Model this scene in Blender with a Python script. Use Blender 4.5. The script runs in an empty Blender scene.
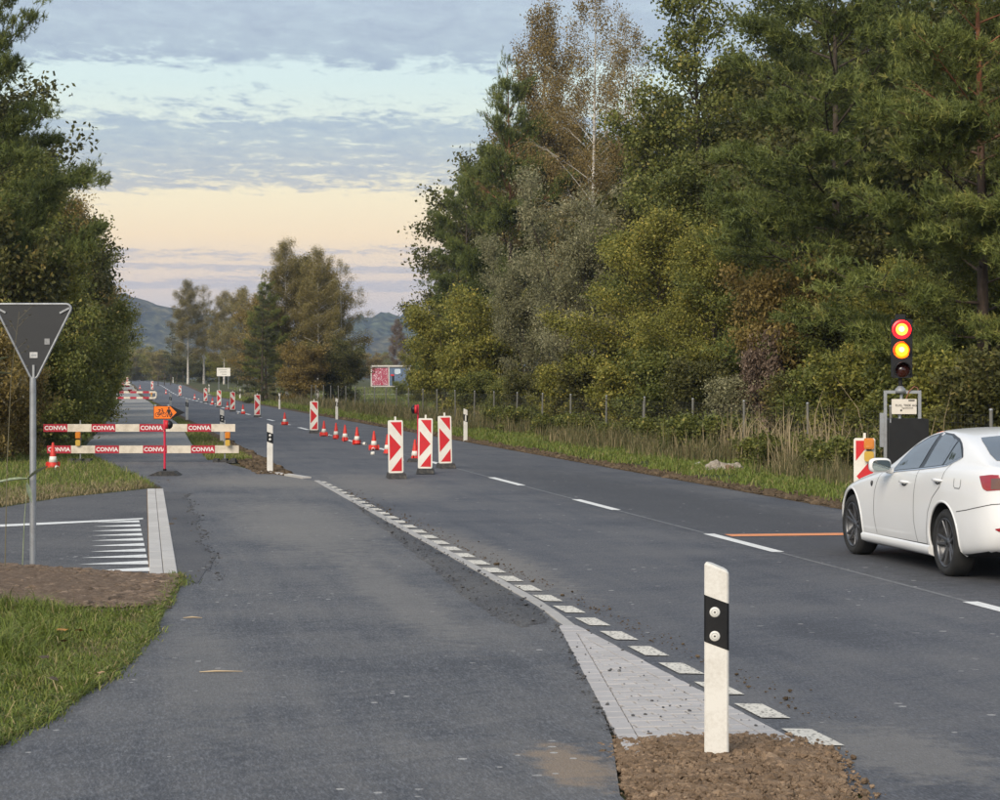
import bpy, bmesh, math, random
import numpy as np
from mathutils import Vector, Matrix, noise
from mathutils.bvhtree import BVHTree
R = math.radians
SC = bpy.context.scene
COL = SC.collection

# ------------------------------------------------------------------ camera
F_PX, EYE, HORIZON = 2250.0, 1.9, 378.0          # focal length in photo pixels (1000 wide), eye height, horizon row
cam_d = bpy.data.cameras.new("camera")
cam = bpy.data.objects.new("camera", cam_d); COL.objects.link(cam)
cam_d.sensor_width = 36.0
cam_d.lens = 36.0 * F_PX / 1000.0
cam_d.shift_y = (HORIZON - 400.0) / 1000.0
cam_d.clip_start, cam_d.clip_end = 0.1, 12000
cam.location = (0, 0, EYE); cam.rotation_euler = (R(90), 0, 0)
SC.camera = cam

# ------------------------------------------------------------------ light and sky
SUN_ELEV, SUN_AZ, SUN_STRENGTH = 32.0, 208.0, 1.5     # azimuth clockwise from +Y: low, soft, behind the viewer
sun_d = bpy.data.lights.new("sun", 'SUN'); sun = bpy.data.objects.new("sun", sun_d); COL.objects.link(sun)
sun_d.energy, sun_d.angle, sun_d.color = SUN_STRENGTH, R(36), (1.0, 0.90, 0.75)
sdir = Vector((math.sin(R(SUN_AZ))*math.cos(R(SUN_ELEV)), math.cos(R(SUN_AZ))*math.cos(R(SUN_ELEV)), math.sin(R(SUN_ELEV))))
sun.rotation_euler = (-sdir).to_track_quat('-Z', 'Y').to_euler()
SKY_STRENGTH = 0.56
VIEW_EXPOSURE = 1.22

world = bpy.data.worlds.new("World"); SC.world = world; world.use_nodes = True
def build_sky():
    nt = world.node_tree; N, L = nt.nodes, nt.links; N.clear()
    def n(t, **k):
        x = N.new(t)
        for a, b in k.items(): setattr(x, a, b)
        return x
    def math_(op, a, b=None, clamp=False):
        m = n('ShaderNodeMath', operation=op, use_clamp=clamp)
        for i, v in enumerate((a, b)):
            if v is None: continue
            if isinstance(v, (int, float)): m.inputs[i].default_value = v
            else: L.new(v, m.inputs[i])
        return m.outputs[0]
    def ramp(fac, stops, interp='LINEAR'):
        r = n('ShaderNodeValToRGB'); cr = r.color_ramp; cr.interpolation = interp
        while len(cr.elements) < len(stops): cr.elements.new(0.5)
        for e, (p, c) in zip(cr.elements, stops):
            e.position = p; e.color = (c if len(c) == 4 else (*c, 1)) if hasattr(c, '__len__') else (c, c, c, 1)
        L.new(fac, r.inputs[0]); return r.outputs[0]
    tc = n('ShaderNodeTexCoord')
    sep = n('ShaderNodeSeparateXYZ'); L.new(tc.outputs['Generated'], sep.inputs[0])
    z = sep.outputs[2]
    zpos = math_('MAXIMUM', z, 0.0)
    # elevation scale: 0..0.25 sine of elevation -> 0..1 (the visible strip), then the dome above
    e4 = math_('MULTIPLY', zpos, 4.0, True)
    low = ramp(e4, [(0.0, (.60, .56, .54)), (0.10, (.62, .55, .52)), (0.17, (.76, .62, .50)), (0.25, (.90, .71, .46)),
                    (0.33, (.86, .76, .52)), (0.42, (.70, .75, .64)), (0.52, (.60, .72, .70)), (0.75, (.56, .69, .77)), (1.0, (.56, .66, .76))])
    nish = n('ShaderNodeTexSky', sky_type='NISHITA'); nish.sun_disc = False
    nish.sun_elevation = R(SUN_ELEV); nish.sun_rotation = R(SUN_AZ)
    nsc = n('ShaderNodeVectorMath', operation='SCALE'); nsc.inputs['Scale'].default_value = 0.15
    L.new(nish.outputs[0], nsc.inputs[0])
    up = ramp(zpos, [(0.16, 0.0), (0.55, 0.55), (1.0, 0.55)])
    base = n('ShaderNodeMixRGB'); L.new(up, base.inputs[0]); L.new(low, base.inputs[1]); L.new(nsc.outputs[0], base.inputs[2])
    # cloud sheet: directions projected on a high plane
    zz = math_('ADD', zpos, 0.02)
    comb = n('ShaderNodeCombineXYZ')
    L.new(math_('DIVIDE', sep.outputs[0], zz), comb.inputs[0]); L.new(math_('DIVIDE', sep.outputs[1], zz), comb.inputs[1])
    def noise_(scale, detail, rough, off, sx=1.0, sy=1.0, dist=0.0):
        mp = n('ShaderNodeMapping'); mp.inputs['Scale'].default_value = (sx, sy, 1); mp.inputs['Location'].default_value = off
        L.new(comb.outputs[0], mp.inputs[0])
        t = n('ShaderNodeTexNoise'); t.inputs['Scale'].default_value = scale; t.inputs['Detail'].default_value = detail
        t.inputs['Roughness'].default_value = rough; t.inputs['Distortion'].default_value = dist
        L.new(mp.outputs[0], t.inputs['Vector']); return t.outputs[0]
    big = noise_(0.55, 3, .5, (3.1, 1.7, 0), .8, 1.0)
    fine = noise_(3.2, 8, .64, (7.3, 2.2, 0), 1.5, 1.1, .5)
    flecks = noise_(7.5, 6, .62, (1.3, 5.2, 0), 2.2, .85, .6)
    # cloud cover belongs to bands of the sheet: how much cover at which elevation
    wob = math_('MULTIPLY', math_('SUBTRACT', big, 0.5), 0.06)
    eb = math_('ADD', e4, wob, True)
    cover = ramp(eb, [(0.0, .10), (.14, .18), (.150, .28), (.163, .60), (.176, .30), (.185, .30), (.195, .60), (.205, .26), (.221, .46), (.234, .20), (.295, .20), (.335, .47), (.43, .54), (.475, .34),
                      (.53, .26), (.575, .52), (.66, .66), (1.0, .55)])
    mix = math_('ADD', math_('ADD', math_('MULTIPLY', fine, 0.60), math_('MULTIPLY', flecks, 0.44)), math_('MULTIPLY', big, 0.14))
    m = math_('SUBTRACT', math_('ADD', mix, cover), 0.93)
    mask = math_('MULTIPLY', m, 7.5, True)
    ccol = ramp(e4, [(0.0, (.60, .56, .56)), (.18, (.42, .42, .47)), (.25, (.44, .43, .47)), (.36, (.27, .345, .46)), (.45, (.26, .345, .47)), (.6, (.275, .33, .44)), (1.0, (.42, .47, .55))])
    dens = math_('MULTIPLY', math_('SUBTRACT', mix, 0.42), 2.2, True)
    cl = n('ShaderNodeMixRGB'); L.new(dens, cl.inputs[0])
    lit = n('ShaderNodeMixRGB'); lit.inputs[0].default_value = .5; L.new(ccol, lit.inputs[1]); L.new(base.outputs[0], lit.inputs[2])
    L.new(lit.outputs[0], cl.inputs[1]); L.new(ccol, cl.inputs[2])
    fin = n('ShaderNodeMixRGB'); L.new(math_('MULTIPLY', mask, 0.92), fin.inputs[0]); L.new(base.outputs[0], fin.inputs[1]); L.new(cl.outputs[0], fin.inputs[2])
    bg = n('ShaderNodeBackground'); bg.inputs[1].default_value = SKY_STRENGTH
    L.new(fin.outputs[0], bg.inputs[0])
    out = n('ShaderNodeOutputWorld'); L.new(bg.outputs[0], out.inputs[0])
build_sky()
SC.view_settings.view_transform = 'Standard'; SC.view_settings.look = 'None'
SC.view_settings.exposure = VIEW_EXPOSURE; SC.view_settings.gamma = 1; SC.view_settings.use_curve_mapping = False
SC.render.engine = 'CYCLES'
SC.cycles.use_denoising = True
SC.cycles.max_bounces = 6; SC.cycles.diffuse_bounces = 3; SC.cycles.transmission_bounces = 4; SC.cycles.volume_bounces = 0
SC.cycles.sample_clamp_indirect = 4

# ------------------------------------------------------------------ places: s runs along the road, t across it (to the right)
DX, DY = -0.1714, 0.9852
ROAD_YAW = math.atan2(-DX, DY)
def st(s, t): return (s*DX + t*DY, s*DY - t*DX)
def to_st(x, y): return (x*DX + y*DY, x*DY - y*DX)
def gz(x, y):
    s = x*DX + y*DY
    u = min(1, max(0, (s-225)/115.0)); z = 0.95*u*u*(3-2*u)
    return z + 0.25*min(1, max(0, (s-340)/200.0))
def ground_at(px, py):
    """ground point seen at a place of the photograph (measured on the plane, then up the gentle rise)"""
    z = 0.0
    for _ in range(30):
        Y = F_PX*(EYE-z)/max(py-HORIZON, 1.0); X = (px-500)/F_PX*Y
        z = 0.6*z + 0.4*gz(X, Y)
    return X, Y
def beside(px, t):
    """point on the line t beside the road that is seen at column px"""
    k = (px-500)/F_PX
    Y = t/(DY*k - DX); return k*Y, Y
def height_for(py, Y): return EYE + (HORIZON-py)*Y/F_PX

# ------------------------------------------------------------------ object helpers
def link(o, parent=None):
    COL.objects.link(o)
    if parent is not None: o.parent = parent
    return o
def thing(name, label, cat, loc=(0, 0, 0), rz=0.0, group=None):
    o = bpy.data.objects.new(name, None); o.empty_display_size = .2
    link(o); o.location = loc; o.rotation_euler = (0, 0, rz)
    tag(o, label, cat, group); return o
def tag(o, label=None, cat=None, group=None, kind=None):
    if label: o['label'] = label
    if cat: o['category'] = cat
    if group: o['group'] = group
    if kind: o['kind'] = kind
    return o
def dup(root, loc=None, rz=None, label=None, scale=None):
    def cp(o, parent):
        c = o.copy(); COL.objects.link(c)
        if parent is not None: c.parent = parent
        for ch in list(o.children): cp(ch, c)
        return c
    r = cp(root, None)
    if loc is not None: r.location = loc
    if rz is not None: r.rotation_euler = (0, 0, rz)
    if label: r['label'] = label
    if scale is not None: r.scale = (scale,)*3
    return r
class MB:
    """collects faces, then links them as one mesh object"""
    def __init__(self): self.v = []; self.f = []; self.s = []
    def add(self, vs, fs, smooth=False):
        b = len(self.v); self.v += [tuple(p) for p in vs]; self.f += [tuple(i+b for i in f) for f in fs]; self.s += [smooth]*len(fs); return self
    def box(self, c, d, rot=None, taper=1.0):
        x, y, z = d[0]/2, d[1]/2, d[2]/2; t = taper
        vs = [Vector(p) for p in ((-x, -y, -z), (x, -y, -z), (x, y, -z), (-x, y, -z), (-x*t, -y*t, z), (x*t, -y*t, z), (x*t, y*t, z), (-x*t, y*t, z))]
        if rot is not None: vs = [rot @ p for p in vs]
        c = Vector(c)
        return self.add([p+c for p in vs], [(0, 3, 2, 1), (4, 5, 6, 7), (0, 1, 5, 4), (1, 2, 6, 5), (2, 3, 7, 6), (3, 0, 4, 7)])
    def tube(self, pts, rad, n=8, cap=True, smooth=True):
        pts = [Vector(p) for p in pts]
        if not hasattr(rad, '__len__'): rad = [rad]*len(pts)
        vs, fs = [], []; prev = None
        for i, p in enumerate(pts):
            d = (pts[min(i+1, len(pts)-1)] - pts[max(i-1, 0)]).normalized()
            if prev is None: a = d.orthogonal().normalized()
            else:
                a = prev - d*prev.dot(d); a = a.normalized() if a.length > 1e-6 else d.orthogonal().normalized()
            prev = a; b = d.cross(a)
            vs += [p + (a*math.cos(2*math.pi*k/n) + b*math.sin(2*math.pi*k/n))*rad[i] for k in range(n)]
        for i in range(len(pts)-1):
            fs += [(i*n+k, i*n+(k+1) % n, (i+1)*n+(k+1) % n, (i+1)*n+k) for k in range(n)]
        self.add(vs, fs, smooth)
        if cap:
            self.add([vs[k] for k in range(n)], [tuple(reversed(range(n)))]); self.add(vs[-n:], [tuple(range(n))])
        return self
    def lathe(self, prof, n=24, axis='z', c=(0, 0, 0), smooth=True, closed=False):
        vs, fs = [], []; m = len(prof)
        for r, h in prof:
            for k in range(n):
                a = 2*math.pi*k/n; x, y = r*math.cos(a), r*math.sin(a)
                p = (x, y, h) if axis == 'z' else ((x, h, y) if axis == 'y' else (h, x, y))
                vs.append((p[0]+c[0], p[1]+c[1], p[2]+c[2]))
        for i in range(m if closed else m-1):
            j = (i+1) % m
            fs += [(i*n+k, i*n+(k+1) % n, j*n+(k+1) % n, j*n+k) for k in range(n)]
        return self.add(vs, fs, smooth)
    def prism(self, poly, y0, y1):
        """2-D outline in x,z pushed from y0 to y1"""
        n = len(poly)
        vs = [(x, y0, z) for x, z in poly] + [(x, y1, z) for x, z in poly]
        return self.add(vs, [tuple(range(n)), tuple(reversed(range(n, 2*n)))] + [(k, k+n, (k+1) % n + n, (k+1) % n) for k in range(n)])
    def build(self, name, mat, parent=None, fix=True):
        me = bpy.data.meshes.new(name); me.from_pydata(self.v, [], self.f)
        me.polygons.foreach_set('use_smooth', self.s)
        if fix:
            bm = bmesh.new(); bm.from_mesh(me); bmesh.ops.recalc_face_normals(bm, faces=bm.faces[:]); bm.to_mesh(me); bm.free()
        me.materials.append(mat); me.update()
        return link(bpy.data.objects.new(name, me), parent)
def np_mesh(name, V, nper, mat, tone=None, parent=None):
    """V: (faces*nper, 3) loose faces with nper corners each"""
    V = np.asarray(V, dtype=np.float32).reshape(-1, 3); nv = len(V); nf = nv//nper
    me = bpy.data.meshes.new(name); me.vertices.add(nv); me.vertices.foreach_set('co', V.ravel())
    me.loops.add(nv); me.loops.foreach_set('vertex_index', np.arange(nv, dtype=np.int32))
    me.polygons.add(nf); me.polygons.foreach_set('loop_start', np.arange(0, nv, nper, dtype=np.int32))
    if tone is not None:
        a = me.attributes.new('tone', 'FLOAT', 'FACE'); a.data.foreach_set('value', np.asarray(tone, dtype=np.float32))
    me.update(calc_edges=True); me.materials.append(mat)
    return link(bpy.data.objects.new(name, me), parent)
def rounded(x0, z0, x1, z1, r, n=4):
    out = []
    for cx, cz, a0 in ((x1-r, z0+r, -90), (x1-r, z1-r, 0), (x0+r, z1-r, 90), (x0+r, z0+r, 180)):
        out += [(cx + r*math.cos(R(a0+90*k/n)), cz + r*math.sin(R(a0+90*k/n))) for k in range(n+1)]
    return out

# ------------------------------------------------------------------ materials
class Mat:
    def __init__(self, name):
        self.m = bpy.data.materials.new(name); self.m.use_nodes = True
        self.nt = self.m.node_tree; self.N, self.L = self.nt.nodes, self.nt.links
        self.b = self.N['Principled BSDF']; self._pos = None
    def node(self, t, **k):
        x = self.N.new(t)
        for a, b in k.items(): setattr(x, a, b)
        return x
    def pos(self, space='world'):
        if space == 'world': return self.node('ShaderNodeNewGeometry').outputs['Position']
        return self.node('ShaderNodeTexCoord').outputs['Object']
    def noise(self, scale, detail=4, rough=.55, vec=None, stretch=None, rot=0.0, dist=0.0):
        vec = vec if vec is not None else self.pos()
        if stretch or rot:
            mp = self.node('ShaderNodeMapping'); mp.inputs['Scale'].default_value = stretch or (1, 1, 1); mp.inputs['Rotation'].default_value = (0, 0, rot)
            self.L.new(vec, mp.inputs[0]); vec = mp.outputs[0]
        t = self.node('ShaderNodeTexNoise'); t.inputs['Scale'].default_value = scale; t.inputs['Detail'].default_value = detail
        t.inputs['Roughness'].default_value = rough; t.inputs['Distortion'].default_value = dist
        self.L.new(vec, t.inputs['Vector']); return t.outputs[0]
    def voronoi(self, scale, feature='F1', out='Distance', vec=None):
        t = self.node('ShaderNodeTexVoronoi', feature=feature); t.inputs['Scale'].default_value = scale
        self.L.new(vec if vec is not None else self.pos(), t.inputs['Vector']); return t.outputs[out]
    def ramp(self, fac, stops, interp='LINEAR'):
        r = self.node('ShaderNodeValToRGB'); cr = r.color_ramp; cr.interpolation = interp
        while len(cr.elements) < len(stops): cr.elements.new(0.5)
        for e, (p, c) in zip(cr.elements, stops):
            e.position = p; e.color = (*c, 1) if hasattr(c, '__len__') else (c, c, c, 1)
        self.L.new(fac, r.inputs[0]); return r.outputs[0]
    def mix(self, fac, a, b, mode='MIX'):
        m = self.node('ShaderNodeMixRGB', blend_type=mode)
        for i, v in enumerate((fac, a, b)):
            if hasattr(v, 'is_output'): self.L.new(v, m.inputs[i])
            elif i == 0: m.inputs[0].default_value = v
            else: m.inputs[i].default_value = (*v, 1)
        return m.outputs[0]
    def math(self, op, a, b=0.0, clamp=False):
        m = self.node('ShaderNodeMath', operation=op, use_clamp=clamp)
        for i, v in enumerate((a, b)):
            if hasattr(v, 'is_output'): self.L.new(v, m.inputs[i])
            else: m.inputs[i].default_value = v
        return m.outputs[0]
    def set(self, color=None, rough=None, metal=None, spec=None, coat=None, ior=None, emit=None, estr=None):
        b = self.b
        for key, v in (('Base Color', color), ('Roughness', rough), ('Metallic', metal), ('Specular IOR Level', spec), ('Coat Weight', coat), ('IOR', ior), ('Emission Color', emit), ('Emission Strength', estr)):
            if v is None: continue
            if hasattr(v, 'is_output'): self.L.new(v, b.inputs[key])
            else: b.inputs[key].default_value = (*v, 1) if hasattr(v, '__len__') else v
        return self
    def bump(self, h, strength=.3, dist=.01):
        bp = self.node('ShaderNodeBump'); bp.inputs['Strength'].default_value = strength; bp.inputs['Distance'].default_value = dist
        self.L.new(h, bp.inputs['Height']); self.L.new(bp.outputs[0], self.b.inputs['Normal']); return self
def worn(name, col, rough=.5, dirt=(.25, .22, .18), amount=.35, scale=6.0, metal=0.0, coat=None, spec=.4, fine=60):
    """paint, plastic or metal with uneven dirt and slight tone change"""
    M = Mat(name); p = M.pos('object')
    big = M.noise(scale, 5, .6, p); sm = M.noise(fine, 3, .6, p)
    f = M.ramp(M.math('ADD', M.math('MULTIPLY', big, .7), M.math('MULTIPLY', sm, .3)), [(.46, 0.0), (.68, amount)])
    c = M.mix(f, col, dirt)
    M.set(c, M.ramp(big, [(.3, max(0, rough-.08)), (.7, min(1, rough+.12))]), metal, spec, coat)
    return M.m
# ------------------------------------------------------------------ ground materials
def asphalt(name, base, dust, dust_amt, speck, streak_rot, smears=()):
    M = Mat(name); p = M.pos()
    def cells(sc):
        c_ = M.voronoi(sc, 'F1', 'Color', p); q = M.node('ShaderNodeSeparateColor'); M.L.new(c_, q.inputs[0]); return q.outputs[0]
    grain = M.noise(60, 3, .75, p)
    mid = M.noise(22, 4, .65, p)
    big = M.noise(.5, 4, .6, p, rot=streak_rot)
    mp = M.node('ShaderNodeMapping', vector_type='TEXTURE'); mp.inputs['Rotation'].default_value = (0, 0, streak_rot); mp.inputs['Scale'].default_value = (.22, 3.2, 1); M.L.new(p, mp.inputs[0])
    along = M.noise(.9, 5, .6, mp.outputs[0], dist=.3)
    mp2 = M.node('ShaderNodeMapping', vector_type='TEXTURE'); mp2.inputs['Rotation'].default_value = (0, 0, streak_rot+.5); mp2.inputs['Scale'].default_value = (1.5, .12, 1); M.L.new(p, mp2.inputs[0])
    cross = M.noise(.9, 6, .7, mp2.outputs[0], dist=1.2)
    st1, st2 = cells(38), cells(85)
    k = M.ramp(M.math('ADD', M.math('MULTIPLY', st1, .5), M.math('MULTIPLY', st2, .5)), [(.12, .30), (.40, .75), (.62, 1.05), (.82, 1.9), (.93, 3.4)])
    mr = M.node('ShaderNodeMapping', vector_type='TEXTURE'); mr.inputs['Rotation'].default_value = (0, 0, ROAD_YAW); mr.inputs['Scale'].default_value = (1, 5.5, 1); M.L.new(p, mr.inputs[0])
    roll = M.noise(75, 2, .6, mr.outputs[0])
    k = M.mix(.45, k, M.ramp(grain, [(.3, .35), (.5, 1.0), (.7, 2.0)]))
    k = M.mix(.62, k, M.ramp(roll, [(.33, .25), (.47, .80), (.56, 1.25), (.68, 2.6)]))
    c = M.mix(1.0, base, k, 'MULTIPLY')
    c = M.mix(.30, c, M.ramp(mid, [(.35, tuple(.6*x for x in base)), (.65, tuple(1.5*x for x in base))]))
    d = M.math('ADD', M.math('ADD', M.math('MULTIPLY', big, .52), M.math('MULTIPLY', along, .30)), M.math('MULTIPLY', cross, .26))
    c = M.mix(M.math('MULTIPLY', M.ramp(d, [(.47, 0.0), (.56, dust_amt*.45), (.68, dust_amt)]), M.ramp(grain, [(.35, .45), (.6, 1.0)])), c, dust)
    c = M.mix(M.ramp(d, [(.40, .40), (.50, 0.0)]), c, tuple(.55*x for x in base))
    for (sx_, sy_, rx_, ry_, cc_, am_) in smears:                    # trodden dirt with a place and shape of its own
        mq = M.node('ShaderNodeMapping', vector_type='TEXTURE'); mq.inputs['Location'].default_value = (sx_, sy_, 0); mq.inputs['Rotation'].default_value = (0, 0, ROAD_YAW); mq.inputs['Scale'].default_value = (rx_, ry_, 1); M.L.new(p, mq.inputs[0])
        ln = M.node('ShaderNodeVectorMath', operation='LENGTH'); M.L.new(mq.outputs[0], ln.inputs[0])
        f_ = M.math('SUBTRACT', M.math('ADD', 1.0, M.math('MULTIPLY', M.math('SUBTRACT', M.noise(6, 6, .7, p, stretch=(.9, 1.0, 1)), .5), 2.2)), ln.outputs['Value'])
        c = M.mix(M.ramp(f_, [(.0, 0.0), (.5, am_)]), c, cc_)
    vo = M.voronoi(speck, 'F1', 'Distance', p); vc = M.voronoi(speck, 'F1', 'Color', p)
    sep = M.node('ShaderNodeSeparateColor'); M.L.new(vc, sep.inputs[0])
    pick = M.math('GREATER_THAN', sep.outputs[0], .90); near = M.math('LESS_THAN', M.math('ADD', vo, M.math('MULTIPLY', sep.outputs[1], .16)), .27)
    patch = M.ramp(M.noise(.7, 3, .5, p), [(.44, .0), (.60, .95)])
    c = M.mix(M.math('MULTIPLY', M.math('MULTIPLY', pick, near), patch), c, (.42, .405, .385))
    M.set(c, M.ramp(mid, [(.3, .58), (.7, .85)]), spec=.35)
    h = M.math('ADD', M.math('MULTIPLY', grain, .6), M.math('ADD', M.math('MULTIPLY', st1, .35), M.math('MULTIPLY', M.voronoi(85, 'F1', 'Distance', p), .5)))
    return M.bump(h, .9, .012).m
M_ROAD = asphalt('road_asphalt', (.080, .083, .094), (.19, .18, .17), .60, 9, ROAD_YAW, ((2.05, 11.4, .45, 1.1, (.22, .205, .185), .55), (-1.0+4.0, 31.5, 1.7, 22, (.060, .060, .064), .75), (-.2, 24, .5, 6, (.22, .20, .175), .6), (-2.2, 40, 1.2, 6, (.22, .20, .175), .5)))
M_BAY = asphalt('fresh_asphalt', (.085, .087, .095), (.225, .21, .19), .60, 11, ROAD_YAW, ((.36, 10.9, .22, .75, (.27, .20, .135), .75), (-2.6, 29, 1.0, 7, (.21, .195, .175), .6), (-.9, 19.5, .35, 4.5, (.20, .188, .172), .55), (-1.9, 14.5, .3, 3.5, (.19, .18, .165), .4), (-4.0, 41, 2.2, 3.5, (.22, .20, .175), .6)))
M_PATH = asphalt('old_path_asphalt', (.27, .255, .235), (.36, .335, .30), .7, 14, ROAD_YAW)
M_SIDE = asphalt('side_road_asphalt', (.082, .081, .084), (.18, .17, .158), .55, 10, R(60))
def earth(name, a, b, c, s=9, loose=False):
    M = Mat(name); p = M.pos()
    n1 = M.noise(s, 8, .68, p); n2 = M.noise(s*7, 4, .7, p)
    col = M.mix(.5, M.ramp(n1, [(.3, a), (.5, b), (.68, c)]), M.ramp(n2, [(.3, a), (.55, b), (.75, c)]))
    if loose:
        at = M.node('ShaderNodeAttribute', attribute_name='tone')
        col = M.mix(1.0, col, M.ramp(at.outputs['Fac'], [(0.0, .62), (.35, .9), (.7, 1.12), (1.0, 1.5)]), 'MULTIPLY')
    M.set(col, .95, spec=.15)
    return M.bump(M.math('ADD', n1, M.math('MULTIPLY', n2, .5)), .8, .05).m
M_SOIL = earth('dug_soil', (.12, .080, .050), (.25, .170, .108), (.38, .27, .18))
M_MULCH = earth('bark_mulch', (.085, .058, .040), (.20, .142, .100), (.36, .265, .19), 14)
M_VERGE = earth('verge_earth', (.055, .040, .024), (.115, .082, .050), (.20, .145, .09), 9)
M_VERGEC = earth('verge_crumbs_earth', (.06, .043, .027), (.13, .092, .057), (.22, .16, .10), 9, True)
M_SOILC = earth('loose_soil', (.13, .088, .056), (.26, .178, .114), (.40, .285, .19), 9, True)
M_CHIP = earth('loose_chips', (.105, .072, .050), (.23, .166, .118), (.40, .30, .22), 14, True)
def turf(name):
    M = Mat(name); p = M.pos()
    n1 = M.noise(.35, 5, .6, p); n2 = M.noise(7, 6, .7, p)
    g = M.ramp(n2, [(.3, (.030, .042, .014)), (.5, (.062, .078, .026)), (.7, (.115, .115, .05))])
    br = M.ramp(n2, [(.3, (.05, .036, .02)), (.6, (.12, .09, .052)), (.75, (.19, .15, .09))])
    M.set(M.mix(M.ramp(n1, [(.44, 0.0), (.60, .85)]), g, br), .95, spec=.15)
    return M.bump(n2, .8, .05).m
M_TURF = turf('rough_turf')
def paint(name, col, wear, sc=18, under=(.10, .10, .105)):
    M = Mat(name); p = M.pos()
    n1 = M.noise(sc, 6, .7, p); n2 = M.noise(sc*9, 3, .7, p)
    f = M.ramp(M.math('ADD', M.math('MULTIPLY', n1, .6), M.math('MULTIPLY', n2, .4)), [(.50, 0.0), (.62, wear)])
    M.set(M.mix(f, col, under), .6, spec=.3)
    return M.bump(n2, .3, .004).m
M_LINE = paint('road_paint_white', (.78, .77, .73), .45)
M_LINEW = Mat('road_paint_speckled'); _p = M_LINEW.pos()
_v = M_LINEW.math('ADD', M_LINEW.voronoi(34, 'F1', 'Distance', _p), M_LINEW.math('MULTIPLY', M_LINEW.noise(30, 4, .7, _p), .55))
M_LINEW.set(M_LINEW.mix(M_LINEW.ramp(_v, [(.50, 1.0), (.58, .35), (.70, 0.0)]), M_LINEW.mix(M_LINEW.ramp(M_LINEW.noise(4, 4, .6, _p), [(.4, 0.0), (.7, .5)]), (.66, .62, .54), (.46, .43, .38)), (.085, .076, .066)), .75, spec=.2); M_LINEW.bump(_v, .5, .006); M_LINEW = M_LINEW.m
M_LINEO = paint('road_paint_orange', (.80, .30, .12), .35)
def concrete(name, col, dark):
    M = Mat(name); p = M.pos(); ob = M.node('ShaderNodeObjectInfo')
    n1 = M.noise(4, 5, .6, p); n2 = M.noise(120, 3, .7, p)
    c = M.mix(M.ramp(n1, [(.35, 0.0), (.7, .6)]), col, dark)
    c = M.mix(M.math('MULTIPLY', ob.outputs['Random'], .45), c, tuple(x*.72 for x in col))
    c = M.mix(M.ramp(n2, [(.55, 0.0), (.72, .45)]), c, tuple(x*.4 for x in col))
    M.set(c, .85, spec=.25)
    return M.bump(n2, .4, .004).m
M_CONC = concrete('kerb_concrete', (.56, .53, .49), (.40, .375, .35))
M_CONC2 = concrete('edge_strip_concrete', (.43, .41, .385), (.30, .285, .265))
M_JDARK = earth('joint_sand', (.025, .022, .019), (.05, .045, .04), (.09, .08, .07), 30)
M_PAVER = concrete('paver_concrete', (.47, .445, .43), (.36, .34, .33))

# ------------------------------------------------------------------ setting: sheets of ground
def sheet(name, poly, z, mat, thick=0.0, kind='structure', parent=None):
    """flat sheet from an outline in x, y (drawn once, near ground is level); thick gives it a visible edge"""
    bm = bmesh.new(); vs = [bm.verts.new((x, y, z+gz(x, y))) for x, y in poly]; bm.faces.new(vs)
    bmesh.ops.recalc_face_normals(bm, faces=bm.faces[:])
    for f in bm.faces:
        if f.normal.z < 0: f.normal_flip()
    if thick:
        r = bmesh.ops.extrude_face_region(bm, geom=bm.faces[:])
        for e in r['geom']:
            if isinstance(e, bmesh.types.BMVert): e.co.z -= 0.0
        top = [e for e in r['geom'] if isinstance(e, bmesh.types.BMFace)]
        for v in bm.verts:
            if not any(f in top for f in v.link_faces): v.co.z -= thick
    bmesh.ops.triangulate(bm, faces=bm.faces[:])
    me = bpy.data.meshes.new(name); bm.to_mesh(me); bm.free(); me.materials.append(mat)
    o = link(bpy.data.objects.new(name, me), parent)
    return tag(o, kind=kind) if parent is None else o
def strip(name, rows, z, mat, parent=None, kind='structure'):
    """rows: (s, t_left, t_right); follows the rise of the ground"""
    vs, fs = [], []
    for s, a, b in rows:
        for t in (a, b):
            x, y = st(s, t); vs.append((x, y, z+gz(x, y)))
    fs = [(2*i, 2*i+1, 2*i+3, 2*i+2) for i in range(len(rows)-1)]
    m = MB().add(vs, fs).build(name, mat, parent)
    me = m.data
    if me.polygons[0].normal.z < 0:
        me.flip_normals()
    return tag(m, kind=kind) if parent is None else m
def rows(s0, s1, fl, fr, step=6.0):
    n = max(1, int((s1-s0)/step)); out = []
    for i in range(n+1):
        s = s0+(s1-s0)*i/n
        out.append((s, fl(s) if callable(fl) else fl, fr(s) if callable(fr) else fr))
    return out
def lerp_tab(tab):
    xs, ys = [a for a, _ in tab], [b for _, b in tab]
    return lambda s: float(np.interp(s, xs, ys))
# ground sheet: a grid in s,t, fine near the view, out to the horizon
def ground_sheet():
    S = [-60, -20, 0, 20, 60, 100, 150, 200, 225] + list(range(235, 345, 10)) + [360, 400, 440, 480, 540, 700, 1000, 1600, 2400, 3600]
    T = [-2600, -900, -300, -80, -30, -12, 0, 12, 30, 60, 120, 300, 900, 2600]
    vs = [(*st(s, t), gz(*st(s, t))-.016) for s in S for t in T]; m = len(T)
    fs = [(i*m+j, i*m+j+1, (i+1)*m+j+1, (i+1)*m+j) for i in range(len(S)-1) for j in range(m-1)]
    o = MB().add(vs, fs).build('ground', M_TURF); tag(o, 'rough turf and bare earth around the road', kind='structure')
    if o.data.polygons[0].normal.z < 0: o.data.flip_normals()
ground_sheet()
T_L, T_R, T_C = 3.62, 10.45, 7.2                 # road edges and centre line
road = strip('road', rows(-25, 760, lambda s: 3.38 if s < 40 else T_L, T_R), 0.0, M_ROAD)
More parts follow.
